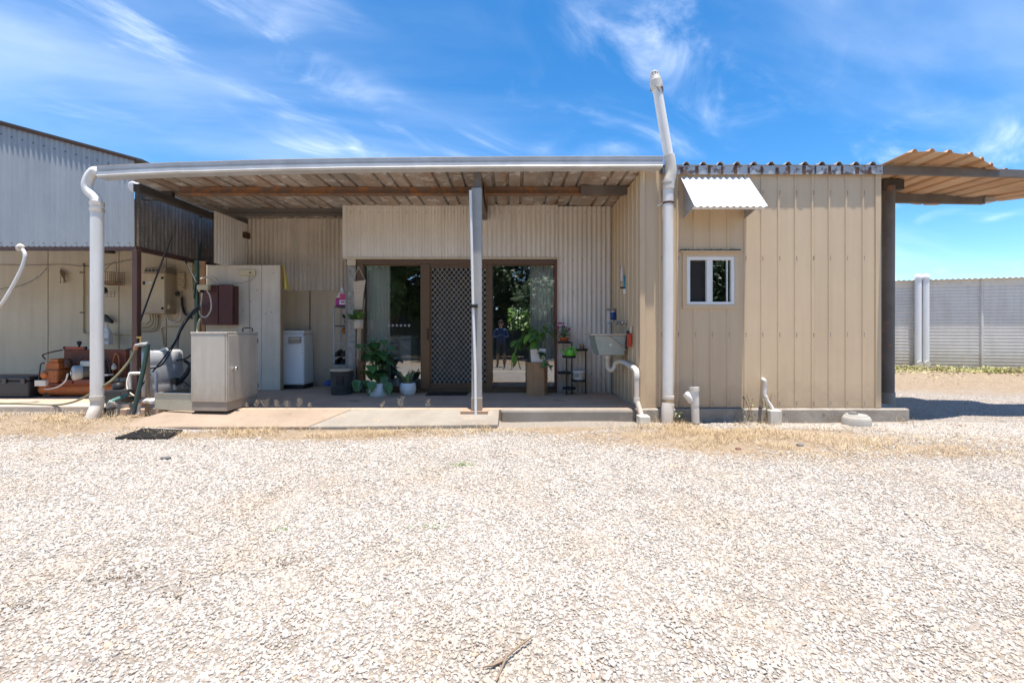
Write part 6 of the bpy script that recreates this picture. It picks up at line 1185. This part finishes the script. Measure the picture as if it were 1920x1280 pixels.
# ---- photographer and tripod behind the viewpoint (both show in the right glass)
def person():
    bx_, by_ = -.40, -1.8; zg_ = gz(bx_, by_); T = empty('person', (bx_, by_, zg_), 'person in blue shirt and dark shorts standing behind the viewpoint', 'person'); J = {}; E = []; R = {}
    def j(n, x, y, z, r, par=None):
        J[n] = len(J); R[n] = ((x, y, z), r)
        if par: E.append((J[par], J[n]))
    j('pelvis', 0, 0, .86, .135); j('belly', 0, .0, 1.02, .135, 'pelvis'); j('chest', 0, .01, 1.22, .15, 'belly'); j('neck', 0, .02, 1.40, .055, 'chest'); j('chin', 0, .05, 1.47, .06, 'neck'); j('head', 0, .05, 1.55, .088, 'chin'); j('crown', 0, .04, 1.64, .06, 'head')
    for s, n in ((-1, 'l'), (1, 'r')):
        j(n + 'hip', s * .10, 0, .80, .095, 'pelvis'); j(n + 'knee', s * .11, .02, .46, .06, n + 'hip'); j(n + 'calf', s * .115, -.01, .30, .056, n + 'knee'); j(n + 'ankle', s * .12, 0, .07, .036, n + 'calf'); j(n + 'toe', s * .14, .17, .035, .035, n + 'ankle')
        j(n + 'sh', s * .18, .01, 1.34, .065, 'chest'); j(n + 'el', s * .26, .06, 1.08, .045, n + 'sh'); j(n + 'wr', s * .10, .26, 1.10, .03, n + 'el'); j(n + 'palm', s * .06, .32, 1.13, .032, n + 'wr')
        for k, (dx, dz, L) in enumerate(((-.02, .03, .05), (-.008, .035, .065), (.004, .035, .06), (.015, .025, .05), (.035 * s, .0, .04))): j(n + 'f%d' % k, s * .06 + dx - s * .01, .32 + L * .6, 1.13 + dz, .009, n + 'palm'); j(n + 'g%d' % k, s * .06 + dx - s * .03, .32 + L, 1.13 + dz * .6, .008, n + 'f%d' % k)
    me = bpy.data.meshes.new('body'); me.from_pydata([R[n][0] for n in J], E, []); o = bpy.data.objects.new('body', me); COL.objects.link(o); o.parent = T
    sk = o.modifiers.new('skin', 'SKIN')
    if not me.skin_vertices: 
        bpy.context.view_layer.objects.active = o
    for n, i in J.items():
        q = me.skin_vertices[0].data[i]; q.radius = (R[n][1], R[n][1]); q.use_root = (n == 'pelvis')
    sb = o.modifiers.new('sub', 'SUBSURF'); sb.levels = sb.render_levels = 2
    m = bpy.data.materials.new('body_clothes_shaded'); m.use_nodes = True; t = m.node_tree; b = t.nodes['Principled BSDF']; co = N(t, 'ShaderNodeTexCoord'); sp_ = N(t, 'ShaderNodeSeparateXYZ'); t.links.new(co.outputs['Object'], sp_.inputs[0])
    r = ramp(t, [(0, (.03, .03, .03)), (.05, (.26, .16, .11)), (.28, (.26, .16, .11)), (.281, (.02, .022, .03)), (.50, (.02, .022, .03)), (.501, (.018, .05, .13)), (.795, (.018, .05, .13)), (.80, (.45, .27, .19)), (1, (.45, .27, .19))], 'CONSTANT'); t.links.new(math_(t, 'DIVIDE', sp_.outputs[2], 1.75), r.inputs[0]); t.links.new(r.outputs[0], b.inputs['Base Color']); me.materials.append(m)  # shirt, shorts and legs coloured darker, standing in for shade under the trees
    L = Vector((bx_, by_, zg_)); MB().lathe(L + Vector((0, .025, 1.565)), [(.088, 0), (.098, .05), (.08, .105), (.03, .125)], 14).build('hair', 'hair', T); hy = L + Vector((0, .05, 1.55))
    for s in (-1, 1): MB().lathe(hy + Vector((s * .032, .078, .01)), [(.010, 0), (.008, .006)], 8, (0, 1, 0)).build('eye', 'black', T); MB().lathe(hy + Vector((s * .088, -.005, -.01)), [(.022, 0), (.018, .012)], 10, (s, 0, 0)).build('ear', 'skin', T)
    MB().taper((hy.x - .016, hy.x + .016, hy.y + .07, hy.y + .105), (hy.x - .006, hy.x + .006, hy.y + .07, hy.y + .088), hy.z - .035, hy.z + .01).build('nose', 'skin', T, bevel=.004); MB().box(hy.x - .025, hy.x + .025, hy.y + .06, hy.y + .082, hy.z - .062, hy.z - .054).build('mouth', 'red_plastic', T, bevel=.003)
try: person()
except Exception as e: print('PERSON', e)
T = empty('tripod', (0, -.5, gz(0, -.5)), 'black tripod with camera body behind the viewpoint', 'tripod')
for a in (.5, 2.6, 4.7): MB().tube([(0, -.5, .80), (.32 * math.cos(a), -.5 + .32 * math.sin(a), gz(0, -.5))], [.018, .012], 8).build('leg', 'black', T)
MB().tube([(0, -.5, .70), (0, -.5, .90)], .02, 8).build('column', 'black', T); MB().box(-.07, .07, -.56, -.46, .91, 1.02).build('camera_body', 'black', T, bevel=.01); MB().lathe((0, -.46, .965), [(.035, 0), (.04, .06), (.036, .08)], 16, (0, 1, 0)).build('lens', 'black_plastic', T)
